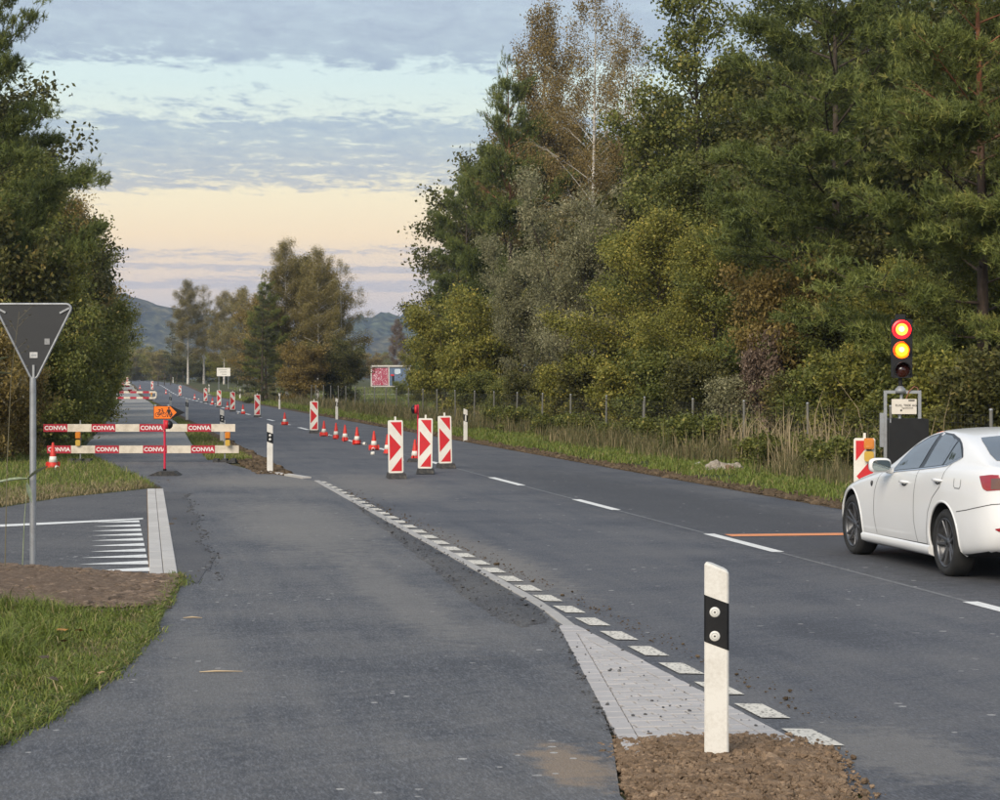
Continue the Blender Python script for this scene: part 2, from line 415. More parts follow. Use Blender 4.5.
# bay and mouth of the cycle path: fresh asphalt lying 2 cm higher
G = ground_at
edge_left = [G(*p) for p in ((-150, 815), (-60, 778), (0, 748), (60, 715), (110, 680), (135, 654), (150, 635), (165, 608), (174, 590), (178, 578))]
strip_right = [G(*p) for p in ((177, 576), (163, 490))]
path_mouth = [G(*p) for p in ((160, 487), (150, 482), (138, 477), (120, 470), (104, 463), (93, 455), (88, 447))]
mouth_right = [G(*p) for p in ((193, 446), (206, 456), (232, 466), (262, 473.5), (285, 477), (300, 479.5))]
kerb_left = [st(41, 3.70), st(36, 3.65), st(31, 3.61), st(28, 3.575), st(21.7, 3.52), st(18.2, 3.48), st(17.0, 3.40)]
wedge_left = [G(*p) for p in ((575, 631), (594, 690), (612, 742), (620, 800))]
bay_poly = edge_left + strip_right + path_mouth + mouth_right + kerb_left + wedge_left + [st(7, 2.15), st(2, 2.1), st(2, -6)]
bay = sheet('asphalt_bay', bay_poly, 0.022, M_BAY, .05)
pl = lerp_tab([(45, -.75), (65, -.62), (75, -.45), (88, -.2), (180, .85), (330, .9), (800, .9)])
pr = lerp_tab([(45, 2.15), (65, 2.33), (88, 2.8), (180, 3.2), (330, 3.25), (800, 3.3)])
path = strip('cycle_path', rows(57, 620, pl, pr), 0.012, M_PATH)
side_far = [G(*p) for p in ((151, 488.5), (120, 492), (60, 498), (0, 508))]
side_near = [(-26, 6), (-14, 16.5), (-8.5, 21.2)] + [G(*p) for p in ((0, 569), (60, 573), (149, 579))]
side = sheet('side_road', side_far + [(-8.6, 30), (-16, 22), (-30, 11)] + side_near, 0.004, M_SIDE)
far_side = strip('farm_track', rows(244, 251, T_R, 45, 2), 0.006, M_PATH)
# markings belong to the road they are painted on
def mark(name, quad_st, z, mat, parent):
    vs = []
    for s, t in quad_st:
        x, y = st(s, t); vs.append((x, y, gz(x, y)+z))
    return MB().add(vs, [tuple(range(len(vs)))]).build(name, mat, parent)
def dash(parent, s0, s1, t, w, mat, z=.004): return mark('lane_dash', [(s0, t-w/2), (s0, t+w/2), (s1, t+w/2), (s1, t-w/2)], z, mat, parent)
# near centre dashes measured one by one, the rest at their regular spacing
def s_of(px, py): return to_st(*G(px, py))[0]
for a, b in (((787, 552), (709, 534)), ((622, 510), (576, 499.5)), ((523, 485.5), (492, 477.5)), ((1040, 620), (966, 602))):
    s0, s1 = s_of(*a), s_of(*b); dash(road, s0, s1, T_C, .14, M_LINE)
k = s_of(500, 480); per = 8.6
s = k+per
while s < 560:
    dash(road, s-1.9, s+2.1, T_C, .16, M_LINE); s += per
strip('old_line_trace', rows(12, 60, T_C-.03, T_C+.02, 8), .0025, paint('worn_line_trace', (.17, .17, .17), 1.0, 5, (.066, .068, .076)), road)
mark('stop_line', [(s_of(730, 536.5)-.02, 7.36), (s_of(730, 536.5)+.34, 7.36), (s_of(730, 536.5)+.30, 10.3), (s_of(730, 536.5)-.08, 10.3)], .0045, M_LINEO, road)
s = 11.12
while s < 41:
    tt = float(np.interp(s, [11.5, 18, 27, 34, 41], [3.66, 3.72, 3.77, 3.81, 3.83]))
    mark('lane_dash', [(s+.05, tt-.078), (s, tt+.078), (s+.56, tt+.078), (s+.60, tt-.078)], .007, M_LINEW, road); s += .95
# give-way teeth and guide line on the side road
for i in range(10):
    s0 = 22.3 + i*.84; tip = .62 if i > 2 else .72
    mark('give_way_tooth', [(s0, .42-.02), (s0+.46, .42-.02), (s0+.10, .42-tip)], .009, M_LINE, side)
a, b = G(0, 527.5), G(98, 522.5); c_, d_ = G(98, 520.9), G(0, 525.2)
mark('guide_line', [to_st(*p) for p in (a, b, c_, d_)], .0095, M_LINE, side)
a, b = G(98, 522.6), G(143, 519.8); c_, d_ = G(143, 518.6), G(98, 520.9)
mark('guide_line', [to_st(*p) for p in (a, b, c_, d_)], .0098, M_LINE, side)

# kerb stones: flush concrete strip beside the side road (two rows) and the edge strip beside the bay
def stone(parent, s0, s1, t0, t1, mat, top, jit=.0, name='kerb_stone', depth=.06, drift=0.0):
    g = .0025
    x0, y0 = st(s0+g, t0+g); m = MB()
    b = .006
    vs = []
    for (inset, z) in ((0, top-depth), (0, top-b), (b, top)):
        for ss, tt in ((s0+g+inset, t0+g+inset), (s0+g+inset, t1-g-inset), (s1-g-inset, t1-g-inset), (s1-g-inset, t0+g+inset)):
            x, y = st(ss, tt+drift*(ss-s0)); vs.append((x, y, z+gz(x, y)+jit))
    fs = [(8, 9, 10, 11)] + [(4*r+k, 4*r+(k+1) % 4, 4*r+4+(k+1) % 4, 4*r+4+k) for r in (0, 1) for k in range(4)]
    return m.add(vs, fs).build(name, mat, parent)
rk = random.Random(4)
kerb = tag(strip('kerb', rows(21.5, 38.4, lambda s: .372+(s-21.5)*.0156, lambda s: .655+(s-21.5)*.0156, 4), .008, M_SOIL), kind='structure')
s = 21.5
while s < 38.2:
    o = (s-21.5)*.0156
    for a in (0, .135): stone(kerb, s, min(s+1, 38.4), .38+o+a, .38+o+a+.135, M_CONC, .034, rk.uniform(-.001, .001), drift=.0156)
    s += 1.0
kt = lambda s: float(np.interp(s, [16.6, 18.2, 21.7, 24.6, 28, 31, 36, 42], [3.39, 3.49, 3.53, 3.56, 3.585, 3.62, 3.66, 3.72]))
kerb2 = tag(strip('kerb', rows(16.7, 41.2, lambda s: kt(s)-.01, lambda s: kt(s)+.11, 1), .006, M_SOIL), kind='structure')
s = 16.7
while s < 41:
    stone(kerb2, s, min(s+1, 41.2), kt(s), kt(s)+.10, M_CONC2, .026, rk.uniform(-.001, .001), drift=kt(s+1)-kt(s)); s += 1.0
# rounded end of the edge strip
pts = [to_st(*G(*p)) for p in ((303, 478.3), (292, 476.5), (280, 474.7), (268, 473.2), (256, 471.6))]
for (s0, t0), (s1, t1) in zip(pts[:-1], pts[1:]):
    d = Vector((s1-s0, t1-t0)).normalized(); nrm = Vector((-d.y, d.x))*.16
    q = [(s0, t0), (s1, t1), (s1+nrm.x, t1+nrm.y), (s0+nrm.x, t0+nrm.y)]
    vs = [(*st(*p), z) for z in (-.02, .026) for p in q]
    MB().add(vs, [(4, 5, 6, 7), (0, 1, 5, 4), (1, 2, 6, 5), (2, 3, 7, 6), (3, 0, 4, 7)]).build('kerb_stone', M_CONC, kerb2)

# paved wedge: single pavers between two border rows
W0, W1 = 11.35, 16.75
wl = lambda s: float(np.interp(s, [11.0, 16.75], [2.55, 3.36])); wr = lambda s: 3.51
pave = tag(strip('pavement', rows(W0-.5, W1, lambda s: wl(s)-.01, lambda s: wr(s)+.01, 1), .004, M_JDARK), kind='structure')
def clip_poly(poly, a, b, c):
    """keep a*s+b*t<=c"""
    out = []
    for i, p in enumerate(poly):
        q = poly[(i+1) % len(poly)]; fp, fq = a*p[0]+b*p[1]-c, a*q[0]+b*q[1]-c
        if fp <= 0: out.append(p)
        if fp*fq < 0:
            u = fp/(fp-fq); out.append((p[0]+(q[0]-p[0])*u, p[1]+(q[1]-p[1])*u))
    return out
slope = (3.36-2.55)/(16.75-11.0)
def paver(poly, top):
    if len(poly) < 3: return
    ar = abs(sum(poly[i][0]*poly[(i+1) % len(poly)][1]-poly[(i+1) % len(poly)][0]*poly[i][1] for i in range(len(poly))))/2
    if ar < 6e-4: return
    n = len(poly); cs = (sum(p[0] for p in poly)/n, sum(p[1] for p in poly)/n)
    ins = [(p[0]+(cs[0]-p[0])*.07, p[1]+(cs[1]-p[1])*.05) for p in poly]
    vs = [(*st(*p), -.03) for p in poly] + [(*st(*p), top-.005) for p in poly] + [(*st(*p), top) for p in ins]
    fs = [tuple(range(2*n, 3*n))] + [(r*n+k, r*n+(k+1) % n, r*n+n+(k+1) % n, r*n+n+k) for r in (0, 1) for k in range(n)]
    MB().add(vs, fs).build('paver', M_PAVER, pave)
PW, PL, gp = .105, .20, .0065
row = 0; s = W0-.4
while s < W1:
    t = 2.4 - (row % 2)*PL/2
    while t < 3.6:
        q = [(s+gp, t+gp), (s+gp, t+PL-gp), (s+PW-gp, t+PL-gp), (s+PW-gp, t+gp)]
        q = clip_poly(q, 0, 1, 3.505-.115)                                   # up to the border row along the road
        q = clip_poly(q, slope, -1, slope*11.0-2.55-.115)                    # up to the border row along the bay
        paver(q, .024+rk.uniform(-.0025, .0025)); t += PL
    s += PW; row += 1
s = W0-.4
while s < W1-.2:                                                            # border rows
    for f in (lambda ss: (3.505-.108, 3.505), lambda ss: (wl(ss)+.004, wl(ss)+.11)):
        a, b = f(s), f(s+.2)
        if f(s)[0] > wl(s)-.01 or True:
            q = [(s+gp, a[0]), (s+gp, a[1]), (s+.2-gp, b[1]), (s+.2-gp, b[0])]
            if a[0] < 3.0 and s > 15.9: continue
            paver(q, .025+rk.uniform(-.002, .002))
    s += .2

# ------------------------------------------------------------------ loose earth
def heap(name, poly_st, hfun, mat, step, kind='stuff', label=None, rough=.03, nscale=5.0):
    ss = [p[0] for p in poly_st]; tt = [p[1] for p in poly_st]
    s0, s1, t0, t1 = min(ss), max(ss), min(tt), max(tt)
    ns, nt_ = int((s1-s0)/step)+1, int((t1-t0)/step)+1
    P = np.array(poly_st)
    def dist_in(s, t):
        ins = False; dm = 9
        for i in range(len(P)):
            (a, b), (c, d) = P[i], P[(i+1) % len(P)]
            if (b > t) != (d > t) and s < (c-a)*(t-b)/(d-b)+a: ins = not ins
            l2 = (c-a)**2+(d-b)**2; u = max(0, min(1, ((s-a)*(c-a)+(t-b)*(d-b))/l2)); dm = min(dm, math.hypot(s-a-u*(c-a), t-b-u*(d-b)))
        return dm if ins else -dm
    idx, vs, fs = {}, [], []
    D = [[dist_in(s0+i*step, t0+j*step) for j in range(nt_+1)] for i in range(ns+1)]
    for i in range(ns+1):
        for j in range(nt_+1):
            if D[i][j] < -step*1.2: continue
            s, t = s0+i*step, t0+j*step; x, y = st(s, t)
            e = max(0, D[i][j]); z = hfun(s, t, e)
            k = min(1, e/.08+.25)
            z += rough*k*(noise.noise((x*nscale, y*nscale, 0)) + .6*noise.noise((x*nscale*2.7, y*nscale*2.7, 3)) + .45*noise.noise((x*nscale*7, y*nscale*7, 7)) + .3*abs(noise.noise((x*nscale*15, y*nscale*15, 9))))
            if D[i][j] < 0: z = -.02
            idx[i, j] = len(vs); vs.append((x, y, z+gz(x, y)))
    for i in range(ns):
        for j in range(nt_):
            q = [(i, j), (i, j+1), (i+1, j+1), (i+1, j)]
            if all(k in idx for k in q): fs.append(tuple(idx[k] for k in q))
    m = MB(); m.add(vs, fs, True); o = m.build(name, mat)
    if o.data.polygons[0].normal.z < 0: o.data.flip_normals()
    return tag(o, label, kind=kind)
def clods(name, pts, size, mat, seed, label, flat=.6, kind='stuff', long=1.0):
    """lumps: jittered octahedra, split into small facets, joined as one body of loose stuff"""
    rg = np.random.default_rng(seed); n = len(pts); pts = np.array(pts)
    ph = (1+5**.5)/2
    base = np.array([(-1, ph, 0), (1, ph, 0), (-1, -ph, 0), (1, -ph, 0), (0, -1, ph), (0, 1, ph), (0, -1, -ph), (0, 1, -ph), (ph, 0, -1), (ph, 0, 1), (-ph, 0, -1), (-ph, 0, 1)], float)/1.9
    tri = np.array([(0, 11, 5), (0, 5, 1), (0, 1, 7), (0, 7, 10), (0, 10, 11), (1, 5, 9), (5, 11, 4), (11, 10, 2), (10, 7, 6), (7, 1, 8), (3, 9, 4), (3, 4, 2), (3, 2, 6), (3, 6, 8), (3, 8, 9), (4, 9, 5), (2, 4, 11), (6, 2, 10), (8, 6, 7), (9, 8, 1)])
    sz = size*np.exp(rg.normal(0, .45, n))
    B = base[None]*(1+rg.normal(0, .20, (n, 12, 1)))
    B[:, :, 2] *= flat; B[:, :, 0] *= long
    a = rg.uniform(0, 6.28, n); ca, sa = np.cos(a), np.sin(a)
    X = B[:, :, 0]*ca[:, None]-B[:, :, 1]*sa[:, None]; Y = B[:, :, 0]*sa[:, None]+B[:, :, 1]*ca[:, None]
    B = np.stack([X, Y, B[:, :, 2]], -1)*sz[:, None, None] + pts[:, None, :]
    o = np_mesh(name, B[:, tri].reshape(-1, 3), 3, mat, np.repeat(np.clip(rg.normal(.45, .25, n), 0, 1), len(tri)))
    return tag(o, label, kind=kind)
def in_poly(poly, s, t):
    ins = False
    for i in range(len(poly)):
        (a, b), (c, d) = poly[i], poly[(i+1) % len(poly)]
        if (b > t) != (d > t) and s < (c-a)*(t-b)/(d-b)+a: ins = not ins
    return ins
def scatter(poly_st, n, seed):
    rg = random.Random(seed); ss = [p[0] for p in poly_st]; tt = [p[1] for p in poly_st]; out = []
    while len(out) < n:
        s, t = rg.uniform(min(ss), max(ss)), rg.uniform(min(tt), max(tt))
        if in_poly(poly_st, s, t): out.append((s, t))
    return out
mound_poly = [(8.2, 2.15), (10.0, 2.33), (11.0, 2.50), (11.44, 2.60), (11.52, 2.95), (11.44, 3.50), (10.9, 3.58), (10.2, 3.42), (9.6, 3.30), (8.2, 3.25)]
def mound_h(s, t, e): return .004 + .034*(1-math.exp(-e/.22))
mound = heap('soil_mound', mound_poly, mound_h, M_SOIL, .022, 'stuff', 'heaped crumbly brown soil at the end of the paved wedge', .034, 6)
def mound_top(s, t):
    P = mound_poly; dm = 9
    for i in range(len(P)):
        (a, b), (c, d) = P[i], P[(i+1) % len(P)]; l2 = (c-a)**2+(d-b)**2; u = max(0, min(1, ((s-a)*(c-a)+(t-b)*(d-b))/l2)); dm = min(dm, math.hypot(s-a-u*(c-a), t-b-u*(d-b)))
    return mound_h(s, t, dm)
rg0 = random.Random(40)
pts = [(*st(s, t), mound_top(s, t)+.010) for s, t in scatter(mound_poly, 10500, 5)]
for _i in range(900):
    _k = rg0.randrange(1, 9); _a, _b = mound_poly[_k-1], mound_poly[_k]; _u = rg0.random(); _d = rg0.gauss(0, .05)
    pts.append((*st(_a[0]+(_b[0]-_a[0])*_u+_d, _a[1]+(_b[1]-_a[1])*_u+rg0.gauss(0, .05)), .014))
clods('soil_clods', pts, .0088, M_SOILC, 6, 'loose crumbs of brown soil on the mound', .75)
mulch_poly = [to_st(*G(*p)) for p in ((-300, 576), (-60, 567), (0, 569), (60, 573), (149, 579.5), (178, 580), (174, 592), (160, 611), (120, 614), (60, 613), (0, 612), (-60, 612), (-300, 620))]
mul = heap('bark_mulch', mulch_poly, lambda s, t, e: .02+.05*(1-math.exp(-e/.25)), M_MULCH, .05, 'stuff', 'chopped brown mulch along the edge of the side road', .03, 5)
pts = [(*st(s, t), .055) for s, t in scatter(mulch_poly, 19000, 8)]
for _i in range(700):
    _k = rg0.randrange(len(mulch_poly)); _a, _b = mulch_poly[_k-1], mulch_poly[_k]; _u = rg0.random()
    pts.append((*st(_a[0]+(_b[0]-_a[0])*_u+rg0.gauss(0, .06), _a[1]+(_b[1]-_a[1])*_u+rg0.gauss(0, .025)), .03))
clods('mulch_chips', pts, .0165, M_CHIP, 9, 'loose brown wood chips on the mulch strip', .45, long=1.7)
# bare soil beside the road and between path and road
soil_strip = strip('verge_soil', rows(20, 330, T_R-.02, lambda s: T_R+.55+.2*math.sin(s*.31), 3), .003, M_VERGE)
left_soil = strip('verge_soil', rows(44, 330, lambda s: T_L-.75 if s < 75 else T_L-.3, T_L+.01, 3), .002, M_VERGE)
def gravel_line(name, lst, size, seed, label):
    return clods(name, [(*st(s, t), gz(*st(s, t))+.012) for s, t in lst], size, M_VERGEC, seed, label)
rg = random.Random(12)
lip = [(16.6, 3.05), (17.0, 3.36)] + [(ss, kt(ss)-.01) for ss in (18, 20, 22, 25, 29, 34)] + [(34, kt(34)-.06), (29, kt(29)-.2), (25, kt(25)-.32), (22, 3.13), (19.5, 3.0), (17.5, 2.95)]
M_JOINT = asphalt('joint_asphalt', (.074, .073, .077), (.16, .15, .14), .5, 12, ROAD_YAW)
M_LIP = asphalt('crumbled_asphalt', (.068, .067, .070), (.16, .15, .135), .6, 12, ROAD_YAW)
heap('asphalt_lip', lip, lambda s, t, e: .024+.035*(1-math.exp(-e/.15)), M_LIP, .06, 'stuff', 'dark crumbly lip of fresh asphalt along the kerb strip', .009, 8)
seam = [(21.5, .66), (24, .70), (28, .765), (33, .84), (37.5, .91)] + [(a, .92+(a-21.5)*.0156+.09+.05*math.sin(a*1.9)+.03*math.sin(a*5.3)) for a in (37, 36, 35, 34, 33, 32, 31, 30, 29, 28, 27, 26, 25, 24, 23, 22, 22.2)] + [(20.7, .80), (21.2, .70)]
sheet('asphalt_joint', [st(*p) for p in seam], .027, M_JOINT)
clods('asphalt_crumbs', [(*st(a, .92+(a-21.5)*.0156+.10+.05*math.sin(a*1.9)+.03*math.sin(a*5.3)+rg.gauss(0, .03)), .030) for a in [rg.uniform(20.9, 37) for _ in range(260)]], .008, M_LIP, 23, 'black crumbs along the seam beside the concrete strip')
clods('asphalt_crumbs', [(*st(s, t), .05) for s, t in scatter(lip, 420, 18)], .008, M_LIP, 19, 'crumbs of asphalt on the dark lip')
clods('asphalt_crumbs', [(*st(ss, wl(ss)-abs(rg.gauss(0, .03))), .03) for ss in [rg.uniform(11.4, 16.8) for _ in range(130)]], .007, M_LIP, 20, 'black crumbs of asphalt along the paved wedge')
clods('loose_grit', [(*st(*p), .03) for p in [(rg.uniform(11.6, 16.5), rg.uniform(2.6, 3.5)) for _ in range(120)] if wl(p[0]) < p[1]], .005, M_LIP, 22, 'dark grit lying on the pale pavers')
gravel_line('soil_crumbs', [(22+95*rg.random()**1.6, T_R+.02+abs(rg.gauss(.25, .28))) for _ in range(7000)], .03, 13, 'crumbs of dug soil along the far road edge')
gravel_line('loose_gravel', [(15+27*rg.random(), 3.2+rg.gauss(0, .22)-.25*rg.random()) for _ in range(1500)] + [(12+26*rg.random(), 3.84+abs(rg.gauss(0, .14))) for _ in range(700)], .006, 14, 'loose grit scattered along the kerb strip')
gravel_line('soil_crumbs', [(44+26*rg.random(), T_L-.05-.7*rg.random()) for _ in range(2200)], .035, 15, 'crumbs of dug soil between the path and the road')
gravel_line('loose_gravel', [(22+20*rg.random()**1.3, .75+(i % 20)*.0+abs(rg.gauss(.18, .16))) for i in range(700)], .012, 16, 'loose grit beside the concrete strip')
# ------------------------------------------------------------------ grass
def leaf_mat(name, stops, transl=.32, rough=.55, objvar=.18):
    M = Mat(name)
    at = M.node('ShaderNodeAttribute', attribute_name='tone'); ob = M.node('ShaderNodeObjectInfo')
    f = M.math('ADD', at.outputs['Fac'], M.math('MULTIPLY', M.math('SUBTRACT', ob.outputs['Random'], .5), objvar), True)
    c = M.ramp(f, stops)
    M.set(c, rough, spec=.3)
    if transl:
        tr = M.node('ShaderNodeBsdfTranslucent'); M.L.new(c, tr.inputs[0])
        mx = M.node('ShaderNodeMixShader'); mx.inputs[0].default_value = transl
        M.L.new(M.b.outputs[0], mx.inputs[1]); M.L.new(tr.outputs[0], mx.inputs[2])
        M.L.new(mx.outputs[0], M.N['Material Output'].inputs[0])
    return M.m
M_GRASS = leaf_mat('grass_green', [(0, (.050, .070, .014)), (.35, (.110, .150, .026)), (.7, (.195, .235, .045)), (.88, (.26, .235, .080)), (1, (.38, .30, .15))], .2, .6)
M_DRYG = leaf_mat('grass_dry', [(0, (.05, .062, .020)), (.30, (.12, .115, .045)), (.6, (.24, .19, .095)), (1, (.42, .33, .19))], .2, .7)
M_REED = leaf_mat('reed_pale', [(0, (.22, .17, .09)), (.5, (.36, .28, .16)), (1, (.48, .39, .24))], .3, .7)
def blades(name, pts, h, w, mat, seed, label, tone=(.45, .2), lean=.5, kind='stuff', tri=False):
    """pts: (n,3) roots; each blade two bent faces"""
    rg = np.random.default_rng(seed); pts = np.asarray(pts, float); n = len(pts)
    h = np.asarray(h)*np.exp(rg.normal(0, .3, n)); a = rg.uniform(0, 2*np.pi, n); l = np.abs(rg.normal(lean, .35, n))
    out = np.stack([np.cos(a), np.sin(a), 0*a], 1); yaw = rg.uniform(0, 2*np.pi, n); side = np.stack([np.cos(yaw), np.sin(yaw), 0*yaw], 1)*(np.asarray(w)*.5*np.ones(n))[:, None]
    up = np.array([0, 0, 1.0])
    mid = pts + out*(l*h*.28)[:, None] + up*(h*.58)[:, None]; top = pts + out*(l*h*.85)[:, None] + up*(h*(1-.25*np.minimum(l, 1.2)))[:, None]
    tn = np.clip(rg.normal(tone[0], tone[1], n), 0, 1)
    V = np.stack([pts-side, pts+side, mid+side*.75, mid-side*.75, mid-side*.75, mid+side*.75, top, top], 1)
    lo = np.stack([pts-side, pts+side, mid+side*.75, pts-side, mid+side*.75, mid-side*.75, mid-side*.75, mid+side*.75, top], 1)
    o = np_mesh(name, lo.reshape(-1, 3), 3, mat, np.repeat(tn, 3)) if not tri else np_mesh(name, np.stack([pts-side, pts+side, top], 1).reshape(-1, 3), 3, mat, tn)
    return tag(o, label, kind=kind)
def roots(lst, z=0.0): return [(*st(s, t), gz(*st(s, t))+z) for s, t in lst]
near_poly = [to_st(*G(*p)) for p in ((-330, 614), (-80, 607), (0, 608), (60, 610), (120, 611), (158, 610), (163, 612), (148, 637), (133, 656), (108, 682), (58, 717), (-2, 750), (-62, 780), (-150, 815), (-420, 815))]
sheet('grass_bank', [st(*p) for p in near_poly], .010, M_TURF)
rt = scatter(near_poly, 66000, 21)
pt = np.array(roots(rt, .008)); cl = np.array([noise.noise((p[0]*1.3, p[1]*1.3, 5)) for p in pt])
blades('grass', pt, np.maximum(.03, .060+.075*cl+.04*(cl > .28)), .0085, M_GRASS, 22, 'short green grass beside the bay', (.5, .24), .9)
rt = [(s, t) for s, t in scatter(near_poly, 24000, 23) if noise.noise((s*.8, t*.8, 1)) > .02]
blades('dry_grass', roots(rt, .006), .05, .005, M_DRYG, 24, 'withered blades among the green grass', (.5, .22), 1.0)
rt = []
for (a, b) in zip(edge_left[1:-1], edge_left[2:]):
    a, b = to_st(*a), to_st(*b); rr_ = random.Random(int(a[0]*100))
    for _ in range(int(1100*math.hypot(b[0]-a[0], b[1]-a[1]))):
        u = rr_.random(); o_ = abs(rr_.gauss(0, .05))*(1+.8*noise.noise((a[0]+u, a[1], 3)))-.06; rt.append((a[0]+(b[0]-a[0])*u, a[1]+(b[1]-a[1])*u+o_))
blades('edge_grass', roots(rt, .012), .055, .008, M_GRASS, 26, 'ragged grass creeping over the edge of the bay', (.5, .28), 1.3)
# verge on the far side of the road
rg = random.Random(31)
L1 = []
while len(L1) < 85000:
    s = 26+230*rg.random()**2.7; t = T_R+.35+2.6*rg.random()
    e = t-T_R-.35
    if rg.random() < min(1, e/.9) and noise.noise((s*.35, t*.8, 2)) > -.35+.2*(e < .7): L1.append((s, t))
hs = np.array([.11+.0003*s for s, t in L1]); ws = np.array([.013+.00018*s for s, t in L1])
blades('verge_grass', roots(L1), hs, ws, M_GRASS, 32, 'green grass on the verge before the wire fence', (.52, .2), .6)
L2 = []
while len(L2) < 26000:
    s = 30+190*rg.random()**2.0; t = 12.3+abs(rg.gauss(1.3, .9))
    if t < 16.2 and noise.noise((s*.28, t*.5, 8)) > -.02: L2.append((s, t))
hs = np.array([.38+.22*max(-.8, noise.noise((s*.5, t*.9, 4)))+.1*min(1, (t-12.3)) for s, t in L2]); ws = np.array([.011+.00016*s for s, t in L2])
blades('tall_dry_grass', roots(L2), hs, ws, M_DRYG, 33, 'tall straw coloured grass along the wire fence', (.42, .2), .35)
# reed tops by the fence near the signal
L3 = [(41+rg.gauss(4, 3.2), 14.2+rg.gauss(0, .4)) for _ in range(520)]
blades('reed_grass', roots(L3), .95, .026, M_REED, 34, 'upright pale reed grass by the fence behind the striped board', (.7, .15), .16)
# strip between path and road, and the verge beside the cycle path
L4 = []
while len(L4) < 16000:
    s = 52+170*rg.random()**1.8; a, b = pr(s)+.02, T_L-.35
    if b-a > .05: L4.append((s, a+(b-a)*rg.random()))
blades('verge_grass', roots(L4), .09, .014, M_GRASS, 35, 'grass strip between the cycle path and the road', (.55, .25), .6)
lv = [to_st(*G(*p)) for p in ((-60, 500), (0, 504), (60, 496), (120, 490), (154, 487), (147, 481), (132, 474), (112, 466), (96, 458), (87, 447), (60, 440), (0, 440), (-60, 440))]
rt = [p for p in scatter(lv, 26000, 36)]
blades('verge_grass', roots(rt), .10, .012, M_GRASS, 37, 'grass corner between the side road and the cycle path', (.6, .25), .7)
rt = [p for p in scatter([to_st(*G(*p)) for p in ((-60, 503), (0, 507), (60, 498), (152, 488), (140, 484), (60, 488), (0, 492), (-60, 492))], 7000, 38)]
blades('dry_grass', roots(rt), .09, .013, M_DRYG, 39, 'straw along the far edge of the side road', (.65, .22), 1.1)
L5 = []
while len(L5) < 16000:
    s = 54+190*rg.random()**1.8; b = pl(s)-.02; t = b-.1-1.6*rg.random()
    L5.append((s, t))
blades('verge_grass', roots(L5), .10, .015, M_GRASS, 40, 'grass verge beside the cycle path below the hedge', (.45, .2), .6)
# meadow behind the fence
L6 = [(95+200*rg.random(), 15+22*rg.random()) for _ in range(22000)]
blades('meadow_grass', roots(L6), .22, .05, M_GRASS, 41, 'rough meadow behind the wire fence', (.62, .2), .6, tri=True)

# ------------------------------------------------------------------ trees
M_BARK = Mat('bark_brown'); _p = M_BARK.pos('object')
M_BARK.set(M_BARK.ramp(M_BARK.noise(7, 6, .7, _p, stretch=(1, 1, .3)), [(.3, (.035, .027, .02)), (.6, (.10, .078, .058)), (.75, (.17, .14, .11))]), .9, spec=.2); M_BARK = M_BARK.m
_m = Mat('bark_birch'); _p = _m.pos('object')
_m.set(_m.ramp(_m.noise(5, 6, .7, _p, stretch=(.6, .6, 1.6)), [(.36, (.05, .042, .035)), (.46, (.50, .46, .40)), (.7, (.66, .62, .56))]), .8, spec=.25); M_BIRCH = _m.m
_m = Mat('bark_pine'); _p = _m.pos('object')
_sz = _m.node('ShaderNodeSeparateXYZ'); _m.L.new(_p, _sz.inputs[0])
_low = _m.ramp(_m.noise(6, 6, .7, _p, stretch=(1, 1, .35)), [(.3, (.04, .03, .022)), (.7, (.14, .10, .075))])
_up = _m.ramp(_m.noise(8, 6, .7, _p, stretch=(1, 1, .5)), [(.3, (.16, .065, .032)), (.7, (.36, .165, .085))])
_m.set(_m.mix(_m.ramp(_m.math('MULTIPLY', _sz.outputs[2], .1), [(.72, 0.0), (.92, 1.0)]), _low, _up), .9, spec=.2); M_PINEBARK = _m.m
